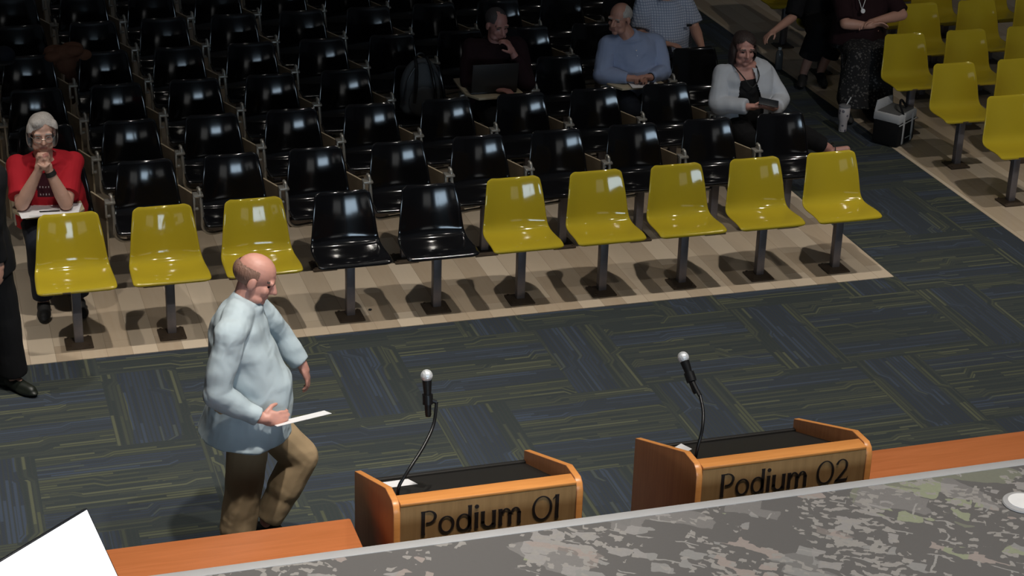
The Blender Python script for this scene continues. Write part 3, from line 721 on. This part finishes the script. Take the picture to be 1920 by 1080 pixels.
# --- seated people
def seated(x, y, lean=0, **kw):
    J = dict(pelvis=(x, y+.06, .55), chest=(x, y+.07-lean*.6, .83), neck=(x, y+.06-lean, 1.03), head=(x, y+.03-lean, 1.155), face=(0, -1, -.1), up=(0, -.05, 1),
             shR=(x-.18, y+.07-lean*.9, .975), shL=(x+.18, y+.07-lean*.9, .975), hpR=(x-.09, y+.03, .53), hpL=(x+.09, y+.03, .53), knR=(x-.11, y-.36, .50), knL=(x+.11, y-.36, .50),
             anR=(x-.11, y-.30, .10), anL=(x+.11, y-.30, .10), toR=(x-.12, y-.43, .035), toL=(x+.12, y-.43, .035),
             elR=(x-.25, y-.05-lean, .74), elL=(x+.25, y-.05-lean, .74), wrR=(x-.08, y-.26-lean*.6, .74), wrL=(x+.08, y-.26-lean*.6, .74),
             handR=((.75, -.6, .05), (0, 0, -1), 1, .5), handL=((-.75, -.6, .05), (0, 0, -1), -1, .5))
    J.update(kw); return J
BLUE_JEAN = cloth('dark_denim', (.012, .015, .024, 1)); BLACKC = cloth('black_cloth', (.006, .006, .007, 1), .9, .4)
# woman in red, elbows on her tablet, hands clasped before her mouth
x, y = -.06, ROW
J = seated(x, y, .05, chest=(x-.01, y-.01, .80), neck=(x-.03, y-.07, .985), head=(-.092, .73, 1.160), face=(.02, -1, -.12), up=(.03, -.06, 1),
           shR=(x-.185, y-.03, .920), shL=(x+.150, y-.03, .910), elR=(-.255, .60, .735), elL=(.015, .55, .735), wrR=(-.140, .555, .965), wrL=(-.075, .550, .965),
           handR=((.16, .05, .95), (.75, .3, -.15), -1, 1.15), handL=((-.10, .05, .95), (-.75, .3, -.15), 1, 1.15), build=1.08, brow=plain('grey_brow', (.35, .30, .27, 1)))
J['skin'] = plain('pale_skin', (.56, .33, .25, 1), .5, .1, 18)
RED = cloth('red_cloth', (.40, .012, .022, 1), .85, .5)
person('person in a red T-shirt with short grey hair, chin on clasped hands', (x, y, 0), J)
mb = MB(); mb.rings(torso_rings(J, .016, [(-.10, .20, .16, 0), (.1, .20, .17, .02), (.35, .19, .165, .02), (.55, .185, .150, .01), (.72, .186, .132, 0), (.86, .17, .108, -.01), (.95, .115, .082, -.012), (.985, .085, .078, 0)]))
for s in 'LR': sleeve(mb, J['sh'+s], J['el'+s], J['wr'+s], .40, (.072, .080)); mb.cap(V(J['neck']).lerp(V(J['sh'+s]), .28)-V((0, 0, .004)), .056, V(J['sh'+s])-V((0, 0, .012)), .066)
DARKRED = cloth('dark_maroon_print', (.045, .008, .014, 1)); PRINT = plain('pale_print', (.35, .30, .30, 1))
def redfn(c):
    if abs(c.x+.10) < .05 and c.y < .80:
        if .745 < c.z < .90:
            q = int((c.z-.745)/.012); return 2 if q in (1, 5) and abs(c.x+.10) < .036 and int((c.x+1)*110) % 2 else 1
    return 0
wear(J, 'shirt', mb, [RED, DARKRED, PRINT], .006, 4, fn=redfn)
trousers(J, BLUE_JEAN); shoes(J, MT['tyre'])
f, u, r = J['fr']; H1 = V(J['head'])
GREYHAIR = hairmat('silver_hair', (.46, .42, .39, 1))
hair_cap(J, GREYHAIR, [(0, -.018, .036, .086, .102, .086), (-.070, -.005, -.03, .026, .055, .075), (.070, -.005, -.03, .026, .055, .075), (0, -.06, -.03, .075, .05, .08), (.03, .030, .085, .050, .050, .035), (.072, .025, .030, .024, .040, .06), (-.072, .022, .035, .024, .038, .055)],
         kill=lambda c: (c-H1).dot(f) > .030 and (c-H1).dot(u) < .088-.62*abs((c-H1).dot(r)+.015))
g = MB()
for s in (-1, 1):
    n = 20; ring = [J['P'](s*.034+.024*math.cos(2*math.pi*i/n), .104, -.004+.020*math.sin(2*math.pi*i/n)) for i in range(n+1)]
    g.tube(ring, .0016, 6, sub=1); g.tube([J['P'](s*.058, .102, .0), J['P'](s*.078, .06, .004), J['P'](s*.084, -.01, .0)], .0016, 6)
g.tube([J['P'](-.010, .106, 0), J['P'](.010, .106, 0)], .0016, 6, sub=1)
gl = link('glasses', g.mesh('glasses', [MT['chrome']]), J['T'], -J['base'])
wmb = MB(); wp, wq = V(J['wrL']), V(J['elL']); d = (wp-wq).normalized(); wmb.cyl(wp-d*.035, wp-d*.005, .036, .034)
link('wristwatch', wmb.mesh('wristwatch', [MT['tyre']]), J['T'], -J['base'])
TABZ = .684
for i, (px, py, rz) in enumerate(((-.12, .60, .10), (-.05, .575, -.22))):
    sheet('paper_sheet', px, py, .32-.02*i, .22, lambda x, y: TABZ+.004*i, rz, ('white paper lying under the other on the red-shirted person\'s tablet', 'white paper with a pen on it before the person in red')[i], 'paper', 'papers on the red-shirted person\'s tablet', th=.002, lift=.001)
pen = MB().cap((-.15, .545, .697), .004, (-.03, .535, .697), .0035, 8); tag(put('pen', pen, MT['darkmetal']), 'dark pen lying on the white papers before the person in red', 'pen')

# man in blue shirt, looking to his right, hands folded
x, y = 8*S-.05, 3*ROW
J = seated(x, y, .04, pelvis=(x+.04, y+.05, .55), chest=(x, y+.02, .80), neck=(x-.03, y-.01, 1.0), head=(4.44, 2.50, 1.15), face=(-.80, -.60, -.12), up=(0, -.05, 1), shR=(4.37, 2.545, .925), shL=(4.77, 2.555, .915),
           elR=(4.29, 2.42, .725), elL=(4.79, 2.40, .725), wrR=(4.46, 2.26, .735), wrL=(4.62, 2.25, .735), handR=((.8, -.35, .10), (.2, -.2, -.9), 1, .9), handL=((-.8, -.2, .20), (.1, -.2, -.9), -1, .9), build=1.12, brow=plain('white_brow', (.4, .36, .33, 1)))
J['skin'] = plain('tanned_skin', (.46, .235, .175, 1), .5, .12, 18)
SHB = cloth('blue_shirt_cloth', (.26, .315, .47, 1), .85, 1.2)
person('person in a plain blue shirt with white hair, looking aside, hands folded on tablet', (x, y, 0), J)
secb = [(-.10, .20, .17, 0), (.1, .195, .18, .02), (.35, .19, .175, .02), (.55, .187, .150, .01), (.72, .19, .13, 0), (.86, .172, .108, -.01), (.95, .118, .082, -.012), (1.0, .078, .074, 0)]
mb = MB(); mb.rings(torso_rings(J, .014, secb)); collar(mb, J, .072, .02)
for s in 'LR': sleeve(mb, J['sh'+s], J['el'+s], J['wr'+s], .97, (.082, .068, .048)); mb.cap(V(J['neck']).lerp(V(J['sh'+s]), .4)-V((0, 0, .02)), .065, J['sh'+s], .080)
wear(J, 'shirt', mb, SHB, .007, 4)
bt = MB()
for q in range(5): bt.ell((x-.005-.012*(q == 0), 2.375+.006*q-.0*q, .92-.045*q), ((.006, 0, 0), (0, .006, 0), (0, 0, .006)), 8)
link('shirt_buttons', bt.mesh('shirt_buttons', [MT['paper']]), J['T'], -J['base'])
trousers(J, BLUE_JEAN); shoes(J, MT['tyre'])
wmb = MB(); wp, wq = V(J['wrL']), V(J['elL']); d = (wp-wq).normalized(); wmb.cyl(wp-d*.04, wp-d*.01, .037, .035); link('wristwatch', wmb.mesh('wristwatch', [MT['tyre']]), J['T'], -J['base'])
f2, u2_, r2_ = J['fr']; H2 = V(J['head'])
hair_cap(J, hairmat('white_hair', (.45, .42, .39, 1)), [(0, -.022, .030, .082, .098, .084)], kill=lambda c: (c-H2).dot(f2) > .045 or (c-H2).dot(u2_) < -.05 or ((c-H2).dot(f2) > .0 and (c-H2).dot(u2_) < .03))
sheet('paper_sheet', 4.56, 2.22, .22, .17, lambda x, y: TABZ+.008, -.1, 'white paper on the tablet before the person in blue', 'paper', lift=.001)
tag(put('smartphone', MB().box((4.60, 2.155, .694), (4.635, 2.235, .703), bev=.003, M=Matrix.Translation((4.62, 2.2, 0)) @ Matrix.Rotation(-.5, 4, 'Z') @ Matrix.Translation((-4.62, -2.2, 0))), MT['bezel']), 'small black phone on the paper before the person in blue', 'phone')

# person with a laptop, dark clothes, hand at the face
x, y = 6*S, 3*ROW
J = seated(x, y, .02, neck=(x-.01, y+.02, 1.02), head=(x-.015, y-.01, 1.155), face=(.25, -1, -.25), shR=(x-.19, y+.06, .95), shL=(x+.17, y+.06, .95), elL=(x+.19, y-.17, .73), wrL=(x+.075, y-.15, .965), handL=((-.45, .1, .9), (-.5, .4, -.4), 1, .9),
           elR=(x-.24, y-.02, .72), wrR=(x-.08, y-.22, .71), build=1.1)
J['skin'] = plain('reddish_skin', (.42, .20, .17, 1), .5, .12, 18)
person('person in dark maroon behind the open laptop, hand at the face', (x, y, 0), J)
MAR = cloth('dark_maroon_cloth', (.018, .006, .008, 1), .9, .4)
mb = MB(); mb.rings(torso_rings(J, .016, secb)); collar(mb, J, .072, .01)
for s in 'LR': sleeve(mb, J['sh'+s], J['el'+s], J['wr'+s], .93, (.080, .066, .048)); mb.cap(V(J['neck']).lerp(V(J['sh'+s]), .4)-V((0, 0, .02)), .065, J['sh'+s], .078)
wear(J, 'jumper', mb, MAR, .007, 4); trousers(J, BLACKC); shoes(J, MT['tyre'])
f3, u3, r3 = J['fr']; H3 = V(J['head'])
hair_cap(J, hairmat('greying_hair', (.06, .05, .05, 1)), [(0, -.02, .034, .082, .100, .086)], kill=lambda c: (c-H3).dot(f3) > .060 or ((c-H3).dot(f3) > .0 and (c-H3).dot(u3) < .035))
L = thing('laptop', (3.36, 2.27, TABZ), 'dark open laptop on the tablet of the fourth row, seen from behind', 'laptop', None, -.03)
put('keyboard_deck', MB().box((-.18, -.005, 0), (.18, .235, .016), bev=.004), MT['darkmetal'], L)
put('lid', MB().box((-.18, -.004, 0), (.18, .004, .235), bev=.003, M=Matrix.Translation((0, -.006, .014)) @ Matrix.Rotation(.16, 4, 'X')), plain('dark_lid', (.014, .013, .013, 1), .45), L)

# woman in a grey cardigan with a phone
x, y = 9*S, 2*ROW
J = seated(x, y, .03, neck=(x-.03, y+.02, .985), head=(5.145, 1.70, 1.10), face=(-.08, -1, -.08), shR=(x-.185, y+.06, .905), shL=(x+.165, y+.06, .895), elR=(4.93, 1.62, .70), elL=(5.44, 1.60, .70), wrR=(5.10, 1.42, .735), wrL=(5.30, 1.40, .725),
           handR=((.85, -.40, .05), (.3, .1, .9), -1, .55), handL=((-.8, -.45, .10), (-.2, .1, .9), 1, .55), knL=(x+.30, y-.30, .52), anL=(5.78, 1.40, .36), toL=(5.91, 1.35, .36), build=1.04)
J['skin'] = plain('rosy_skin', (.44, .22, .18, 1), .5, .12, 18)
person('person in a pale grey cardigan over black, looking down the row, phone in hands', (x, y, 0), J)
mb = MB(); mb.rings(torso_rings(J, .010, [(-.10, .19, .16, 0), (.1, .185, .165, .02), (.35, .175, .155, .02), (.55, .175, .145, .012), (.72, .178, .125, 0), (.80, .16, .112, -.008)]))
wear(J, 'top', mb, BLACKC, .007, 3)
mb = MB(); mb.rings(torso_rings(J, .026, [(-.06, .20, .165, 0), (.1, .195, .17, .02), (.35, .19, .165, .02), (.55, .187, .150, .012), (.72, .19, .135, 0), (.86, .178, .112, -.008), (.93, .13, .085, -.010), (.96, .10, .08, -.012)]))
for s in 'LR': sleeve(mb, J['sh'+s], J['el'+s], J['wr'+s], .96, (.070, .070, .058)); mb.cap(V(J['neck']).lerp(V(J['sh'+s]), .45)-V((0, 0, .025)), .055, J['sh'+s], .068)
CARD = cloth('grey_cardigan_knit', (.40, .42, .46, 1), .9, .5)
wear(J, 'cardigan', mb, CARD, .007, 4, kill=lambda c: c.y < 1.70 and (abs(c.x-5.145-(.9-c.z)*.10) < .06+max(0, .88-c.z)*.26 if c.z > .70 else abs(c.x-5.17) < .095) and not (c.z < .80 and c.y < 1.50) or (c.z > .965 and abs(c.x-5.155) < .085))
trousers(J, BLACKC, upto=.8); shoes_d = MB()
st = V(J['anL']).lerp(V(J['toL']), .25); shoes_d.tube([st+V((0, .0+.042*math.cos(a*.52), .042*math.sin(a*.52))) for a in range(13)], .004, 6, sub=1); link('shoe_strap', shoes_d.mesh('shoe_strap', [MT['tyre']]), J['T'], -J['base'])
f4, u4, r4 = J['fr']; H4 = V(J['head'])
hair_cap(J, hairmat('dark_brown_hair', (.025, .014, .012, 1)), [(0, -.018, .042, .090, .104, .088), (-.078, -.02, -.035, .025, .055, .075), (.080, -.025, -.045, .030, .06, .095), (0, -.075, -.05, .080, .045, .10)], kill=lambda c: (c-H4).dot(f4) > .035 and (c-H4).dot(u4) < .092-.6*abs((c-H4).dot(r4)-.012))
lan = MB().tube([V((5.06, 1.70, .985)), V((5.09, 1.56, .93)), V((5.16, 1.52, .85)), V((5.22, 1.55, .93)), V((5.24, 1.70, .985))], .005, 6); link('lanyard', lan.mesh('lanyard', [MT['tyre']]), J['T'], -J['base'])
tag(put('smartphone', MB().box((-.036, -.075, -.004), (.036, .075, .004), bev=.003, M=Matrix.Translation((5.21, 1.325, .792)) @ Matrix.Rotation(.5, 4, 'X') @ Matrix.Rotation(1.2, 4, 'Z')), MT['bezel']), 'black phone held by the person in the grey cardigan', 'phone')

# person in a checked shirt behind
x, y = 9*S-.02, 4*ROW
J = seated(x, y, .02, pelvis=(x+.02, y+.06, .56), elL=(5.42, 3.30, .78), wrL=(5.40, 3.08, .68), elR=(4.92, 3.28, .76), wrR=(5.08, 3.12, .72), handL=((.2, -.95, -.2), (0, 0, -1), -1, .5), head=(x-.05, y+.0, 1.17), build=1.12)
person('person in a white checked short-sleeved shirt seated behind the person in blue', (x, y, 0), J)
t = NT('white_checked_cloth'); co = t.obj(); sp = t.t.nodes.new('ShaderNodeSeparateXYZ'); t.t.links.new(co, sp.inputs[0])
g1 = t.math('GREATER_THAN', t.math('FRACT', t.math('MULTIPLY', sp.outputs[0], 48.0)), .74); g2 = t.math('GREATER_THAN', t.math('FRACT', t.math('MULTIPLY', sp.outputs[2], 48.0)), .74)
fo = t.n('ShaderNodeTexNoise', {'Vector': co, 'Scale': 9.0, 'Detail': 3.0})
CHK = t.set(col=t.mix(t.math('MAXIMUM', g1, g2), (.42, .46, .56, 1), (.20, .24, .34, 1)), rough=.85, normal=t.bump(fo, .7, .04))
mb = MB(); mb.rings(torso_rings(J, .018, [(-.02, .205, .17, 0), (.1, .20, .175, .02), (.35, .195, .17, .02), (.55, .19, .150, .01), (.72, .192, .13, 0), (.86, .175, .108, -.01), (.95, .118, .082, -.012), (1.0, .078, .074, 0)]))
for s in 'LR': sleeve(mb, J['sh'+s], J['el'+s], J['wr'+s], .42, (.084, .086)); mb.cap(V(J['neck']).lerp(V(J['sh'+s]), .4)-V((0, 0, .02)), .065, J['sh'+s], .080)
wear(J, 'shirt', mb, CHK, .007, 4); trousers(J, BLACKC); shoes(J, MT['tyre'])
link('belt_buckle', MB().box((5.15, 3.205, .55), (5.20, 3.215, .585), bev=.003).mesh('belt_buckle', [MT['chrome']]), J['T'], -J['base'])
link('breast_pocket_pen', MB().box((5.30, 3.19, .835), (5.345, 3.20, .855), bev=.002).mesh('breast_pocket_pen', [MT['bezel']]), J['T'], -J['base'])
hair_cap(J, hairmat('short_grey_hair', (.2, .19, .18, 1)), [(0, -.022, .034, .082, .098, .084)])

# woman in maroon with the patterned long skirt, across the aisle
x, y = RC*S-.06, .03+4*ROW
J = seated(x, y, .0, pelvis=(x-.05, y+.02, .55), elL=(7.33, 3.27, .80), wrL=(7.02, 3.20, .78), elR=(6.78, 3.24, .76), wrR=(6.98, 3.17, .75), handL=((-.95, -.2, -.1), (0, -.4, -.8), -1, .5), handR=((.85, -.1, .15), (.1, -.6, -.6), 1, .5),
           shR=(x-.20, y+.07, .96), shL=(x+.22, y+.07, .96), knR=(x-.22, y-.36, .52), knL=(x+.02, y-.36, .52), anR=(x-.30, y-.40, .10), anL=(x-.08, y-.40, .10), toR=(x-.32, y-.52, .035), toL=(x-.09, y-.53, .035), build=1.15)
person('person in a maroon top and long dark patterned skirt, arms crossed', (x, y, 0), J)
mb = MB(); mb.rings(torso_rings(J, .018, secb))
for s in 'LR': sleeve(mb, J['sh'+s], J['el'+s], J['wr'+s], .45, (.086, .080)); mb.cap(V(J['neck']).lerp(V(J['sh'+s]), .4)-V((0, 0, .02)), .065, J['sh'+s], .082)
wear(J, 'top', mb, MAR, .007, 4)
t = NT('patterned_skirt_cloth'); co = t.obj(); vr = t.t.nodes.new('ShaderNodeTexVoronoi'); t.t.links.new(co, vr.inputs['Vector']); vr.inputs['Scale'].default_value = 42
nz = t.n('ShaderNodeTexNoise', {'Vector': co, 'Scale': 26.0, 'Detail': 3.0})
SK = t.set(col=t.mix(t.math('GREATER_THAN', t.math('SUBTRACT', nz, t.math('MULTIPLY', vr.outputs['Distance'], .9)), .22), (.007, .007, .008, 1), (.085, .08, .075, 1)), rough=.9)
mb = MB(); mb.rings(torso_rings(J, .02, [(-.18, .16, .12, 0), (0, .18, .135, 0), (.2, .17, .13, .01)])); n = 28; R = []
for q, (cx, cy, cz, rx, ry) in enumerate(((x-.04, y-.05, .52, .20, .16), (x-.07, y-.25, .50, .24, .16), (x-.10, y-.34, .40, .24, .13), (x-.13, y-.40, .25, .25, .13), (x-.14, y-.45, .13, .25, .13))):
    R.append([V((cx+rx*math.cos(2*math.pi*i/n)*(1+.05*math.sin(i*2.7)*(q > 1)), cy+ry*math.sin(2*math.pi*i/n)*(1+.10*math.cos(i*3.1)*(q > 1)), cz)) for i in range(n)])
mb.rings(R); mb.cap((x-.04, y, .53), .14, (x-.12, y-.30, .47), .15)
for s in 'LR': mb.cap(J['hp'+s], .12, J['kn'+s], .095); mb.cap(J['kn'+s], .095, V(J['kn'+s]).lerp(V(J['an'+s]), .8), .10)
wear(J, 'skirt', mb, SK, .009, 5); shoes(J, MT['tyre'])
hair_cap(J, hairmat('brown_hair', (.05, .03, .02, 1)), [(0, -.02, .034, .086, .100, .088), (0, -.07, -.06, .08, .05, .11)])
lan = MB().tube([(x-.12, y+.02, 1.02), (x-.13, y-.12, .95), (x-.115, y-.155, .88)], .003, 6).tube([(x+.0, y+.0, 1.02), (x-.08, y-.13, .95), (x-.115, y-.155, .88)], .003, 6)
link('lanyard', lan.mesh('lanyard', [MT['paper']]), J['T'], -J['base'])
link('badge', MB().lathe((x-.115, y-.175, .875), [(.001, 0), (.020, 0), (.020, .006), (.001, .006)], 18, axis=(0, -1, .3)).mesh('badge', [MT['paper']]), J['T'], -J['base'])

# person in black beyond
x, y = RC*S-.02, .03+5*ROW
J = seated(x, y, .0, elR=(6.70, 4.10, .58), wrR=(6.47, 3.98, .50), handR=((-.8, -.3, -.35), (0, -.2, -.9), 1, .6), elL=(7.30, 4.10, .72), wrL=(7.15, 3.95, .62), knR=(x-.22, y-.36, .50), knL=(x-.02, y-.36, .50), anR=(x-.30, y-.30, .12), anL=(x-.12, y-.28, .12), toR=(x-.36, y-.40, .04), toL=(x-.15, y-.42, .04), shR=(x-.20, y+.05, .95))
person('person in black clothes leaning an arm aside, beyond the patterned skirt', (x, y, 0), J)
mb = MB(); mb.rings(torso_rings(J, .018, secb))
for s in 'LR': sleeve(mb, J['sh'+s], J['el'+s], J['wr'+s], .48, (.084, .075)); mb.cap(V(J['neck']).lerp(V(J['sh'+s]), .4)-V((0, 0, .02)), .065, J['sh'+s], .080)
wear(J, 'top', mb, BLACKC, .007, 4); trousers(J, BLACKC, 'trousers', .62, (.112, .10, .10)); shoes(J, MT['tyre'])
hair_cap(J, hairmat('black_hair', (.02, .015, .012, 1)), [(0, -.02, .034, .086, .100, .088)])

# person standing at the left edge, mostly outside the frame
x, y = -.55, -.48
J = dict(pelvis=(x, y, .93), chest=(x-.01, y, 1.24), neck=(x, y, 1.47), head=(x, y-.03, 1.60), face=(.5, -.8, -.1), shR=(x-.13, y+.14, 1.40), shL=(x+.10, y-.15, 1.40), elR=(x-.17, y+.18, 1.12), elL=(x+.07, y-.19, 1.12), wrR=(x-.10, y+.12, .90), wrL=(x+.09, y-.17, .88),
         handR=((.1, -.1, -1), (.5, -.3, 0), 1, .6), handL=((.1, -.1, -1), (-.5, .3, 0), -1, .6), hpR=(x-.06, y+.07, .89), hpL=(x+.05, y-.07, .89), knR=(x-.04, y+.10, .49), knL=(x+.10, y-.05, .49), anR=(x-.02, y+.12, .09), anL=(x+.125, y-.04, .09), toR=(x+.08, y+.02, .035), toL=(x+.20, y-.14, .035))
person('person in black jacket and trousers standing at the left edge', (x, y, 0), J)
mb = MB(); mb.rings(torso_rings(J, .02, [(-.30, .185, .15, 0), (-.1, .18, .145, 0), (.15, .175, .145, .01), (.35, .17, .14, .01), (.55, .18, .14, .01), (.72, .188, .13, 0), (.86, .172, .108, -.01), (.95, .118, .082, -.012), (1.0, .078, .074, 0)]))
for s in 'LR': sleeve(mb, J['sh'+s], J['el'+s], J['wr'+s], .97, (.076, .064, .05)); mb.cap(V(J['neck']).lerp(V(J['sh'+s]), .4)-V((0, 0, .02)), .065, J['sh'+s], .074)
wear(J, 'jacket', mb, BLACKC, .007, 4); trousers(J, BLACKC, r=(.11, .088, .082)); shoes(J, plain('dark_green_leather', (.010, .013, .009, 1), .45))
hair_cap(J, hairmat('dark_hair', (.02, .015, .012, 1)), [(0, -.02, .034, .082, .098, .084)])

# ------------------------------------------------------------------ small things
# backpack on the fourth-row seat
bx, by = 5*S-.02, 3*ROW+.02
B = thing('backpack', (bx, by, .46), 'dark grey backpack propped on a fourth-row seat', 'backpack')
t = cloth('grey_nylon', (.065, .070, .075, 1), .8, .4)
mb = MB(); mb.ell((0, .03, .20), ((.165, 0, 0), (0, .11, 0), (0, 0, .25))); mb.box((-.15, -.06, .0), (.15, .13, .24), bev=.05); mb.box((-.16, -.07, .02), (.16, .10, .10), bev=.04)
m_ = voxel(mb, 'bag_body', [t], .008, 5); link('bag_body', m_, B)
mb = MB(); mb.ell((0, -.06, .13), ((.12, 0, 0), (0, .05, 0), (0, 0, .13))); link('front_pocket', voxel(mb, 'front_pocket', [t], .008, 3), B)
for s in (-1, 1): put('strap', MB().tube([(s*.045, .03, .45), (s*.055, -.06, .40), (s*.07, -.115, .28), (s*.085, -.118, .14)], lambda q: .012, 8), MT['darkmetal'], B)
put('grab_handle', MB().tube([(-.03, .05, .44), (-.02, .05, .475), (.02, .05, .475), (.03, .05, .44)], .007, 8), MT['darkmetal'], B)
put('zip', MB().tube([(-.15, -.045, .12), (-.13, -.055, .28), (-.07, -.045, .39), (0, -.035, .43), (.07, -.045, .39), (.13, -.055, .28), (.15, -.045, .12)], .005, 6), MT['bezel'], B)
# brown coat heaped over the arm between two seats of the fifth row
mb = MB(); rg = random.Random(3); cx, cy, cz = .30, 3.62, .80
for q in range(16):
    a = rg.uniform(-1, 1); mb.ell((cx+a*.125, cy+rg.uniform(-.05, .05), cz-.05*a*a*1.2+rg.uniform(-.03, .03)), ((.06+rg.random()*.03, 0, 0), (0, .05, 0), (0, 0, .035+rg.random()*.02)))
mb.ell((cx-.01, cy-.03, cz-.09), ((.08, 0, 0), (0, .05, 0), (0, 0, .09))); mb.ell((cx+.02, cy-.02, cz-.25), ((.05, 0, 0), (0, .04, 0), (0, 0, .18)))
o = link('coat', voxel(mb, 'coat', [cloth('brown_wool', (.11, .048, .028, 1), .95, .9)], .007, 3)); tag(o, 'dark brown coat heaped over the arm between two fifth-row seats', 'coat')
K = thing('cap', (-.17, 3.63, .790), 'dark blue cap on the top of the leftmost fifth-row seat', 'cap')
mb = MB(); mb.ell((0, 0, .0), ((.085, 0, 0), (0, .10, 0), (0, 0, .075))); put('crown', mb, cloth('navy_cloth', (.010, .012, .02, 1)), K)
mb = MB(); mb.ell((0, -.11, -.02), ((.07, 0, 0), (0, .07, 0), (0, 0, .008))); put('peak', mb, MT['bezel'], K)
# tumbler with straw on the carpet
Tm = thing('tumbler', (11.38*S, 2.68, .002), 'pale flowered tumbler with a straw standing on the floor', 'tumbler')
t = NT('flowered_tumbler'); co = t.obj(); vr = t.t.nodes.new('ShaderNodeTexVoronoi'); t.t.links.new(co, vr.inputs['Vector']); vr.inputs['Scale'].default_value = 26
TUM = t.set(col=t.mix(t.math('LESS_THAN', vr.outputs['Distance'], .34), (.52, .47, .47, 1), (.13, .12, .15, 1)), rough=.4)
put('cup', MB().lathe((0, 0, 0), [(.030, 0), (.034, .004), (.036, .09), (.047, .12), (.049, .215), (.047, .218)]), TUM, Tm)
put('lid', MB().lathe((0, 0, .216), [(.050, 0), (.050, .010), (.040, .016), (.02, .018)]), plain('clear_grey_lid', (.18, .18, .19, 1), .3), Tm)
put('straw', MB().cyl((.012, 0, .225), (.045, -.01, .30), .0045, seg=8), MT['paper'], Tm)
Bt = thing('water_bottle', (6.75, 4.40, .004), 'clear grey water bottle standing by the feet of the person in black', 'bottle')
put('bottle_body', MB().lathe((0, 0, 0), [(.030, 0), (.034, .006), (.034, .14), (.028, .165), (.014, .185)]), plain('grey_bottle', (.10, .105, .11, 1), .25), Bt)
put('bottle_cap', MB().lathe((0, 0, .184), [(.016, 0), (.016, .020), (.012, .022)]), MT['grille'], Bt)
# black and white cooler bag on the vinyl
G = thing('cooler_bag', (6.86, 2.36, .004), 'open black and white cooler bag before the yellow seats', 'bag', None, .62)
mb = MB().box((-.155, -.12, 0), (.155, .12, .24), bev=.025); put('bag_body', mb, BLACKC, G)
WHITEC = cloth('off_white_canvas', (.42, .42, .43, 1), .8, .4)
mb = MB().box((-.157, -.122, .20), (.157, .122, .275), bev=.015); put('top_band', mb, WHITEC, G, label='off-white top')
mb = MB().prism([(-.15, .27), (.15, .27), (.13, .345), (-.12, .36)], 1, .10, .118, bev=.004); put('open_flap', mb, WHITEC, G, label='off-white open lid')
put('lining', MB().box((-.13, -.10, .274), (.13, .095, .280)), plain('grey_lining', (.10, .10, .10, 1)), G)
for xx in (-.075, .075):
    put('strap', MB().box((xx-.014, -.1275, .02), (xx+.014, -.1215, .26), bev=.002), WHITEC, G, label='off-white strap')
put('carry_handle', MB().tube([(-.075, -.11, .27), (-.05, -.06, .34), (.05, -.02, .35), (.075, -.06, .29)], .010, 8), BLACKC, G)
put('zip', MB().box((-.158, -.1265, .192), (.158, -.120, .199)).box((-.03, -.127, .06), (.06, -.122, .065)), MT['grille'], G)
# disc on the table, dark crumb on the vinyl, pale scrap behind a yellow seat
Dk = thing('puck', (3.674, -4.794, TZ+.001), 'round white puck with a grey rim on the map table', 'puck')
put('rim', MB().lathe((0, 0, 0), [(.088, 0), (.092, .004), (.088, .010), (.068, .012)], 36), MT['grey_trim'], Dk)
put('face', MB().lathe((0, 0, .011), [(.067, 0), (.067, .004), (.03, .005), (.001, .005)], 36), plain('white_enamel', (.9, .9, .92, 1), .4), Dk)
tag(put('crumb', MB().ell((3.26*S, .075, .010), ((.012, 0, 0), (0, .010, 0), (0, 0, .006)), 10), MT['tyre']), 'small black crumb on the beige vinyl before the black seats', 'crumb')
# display standing on the map table, lower left
e1 = V((.75, .66, 0)).normalized(); nh = V((.66, -.75, 0)).normalized(); tilt = math.radians(29)
up_ = (V((0, 0, 1))*math.cos(tilt)-nh*math.sin(tilt)); nn = nh*math.cos(tilt)+V((0, 0, 1))*math.sin(tilt)
tr_ = V((-.35, -5.0, 1.73)); Wd, Hd = .54, .325
ctr = tr_-e1*Wd/2-up_*Hd/2
Mn = thing('monitor', (ctr.x-nh.x*.06, ctr.y-nh.y*.06, TZ+.001), 'tilted display with a blank white screen, dark edge, on the map table', 'monitor')
RM = Matrix((e1, -nn, up_)).transposed().to_4x4(); RM.translation = ctr
put_w('casing', MB().box((-Wd/2, 0, -Hd/2), (Wd/2, .022, Hd/2), bev=.004, M=RM), MT['bezel'], Mn)
put_w('screen', MB().box((-Wd/2+.006, -.0012, -Hd/2+.010), (Wd/2-.006, .001, Hd/2-.006), M=RM), MT['monitor'], Mn)
b0 = Mn.location; q = ctr-nn*.03
put_w('stand', MB().tube([b0+V((0, 0, .01)), b0+V((0, 0, .20)), q], .016, 10), MT['bezel'], Mn)
put_w('stand_foot', MB().lathe(b0, [(.11, 0), (.11, .008), (.03, .016)], 30), MT['bezel'], Mn)
for o in COL.objects:
    if o.name.startswith('ceiling_light') and o.get('category'): pass
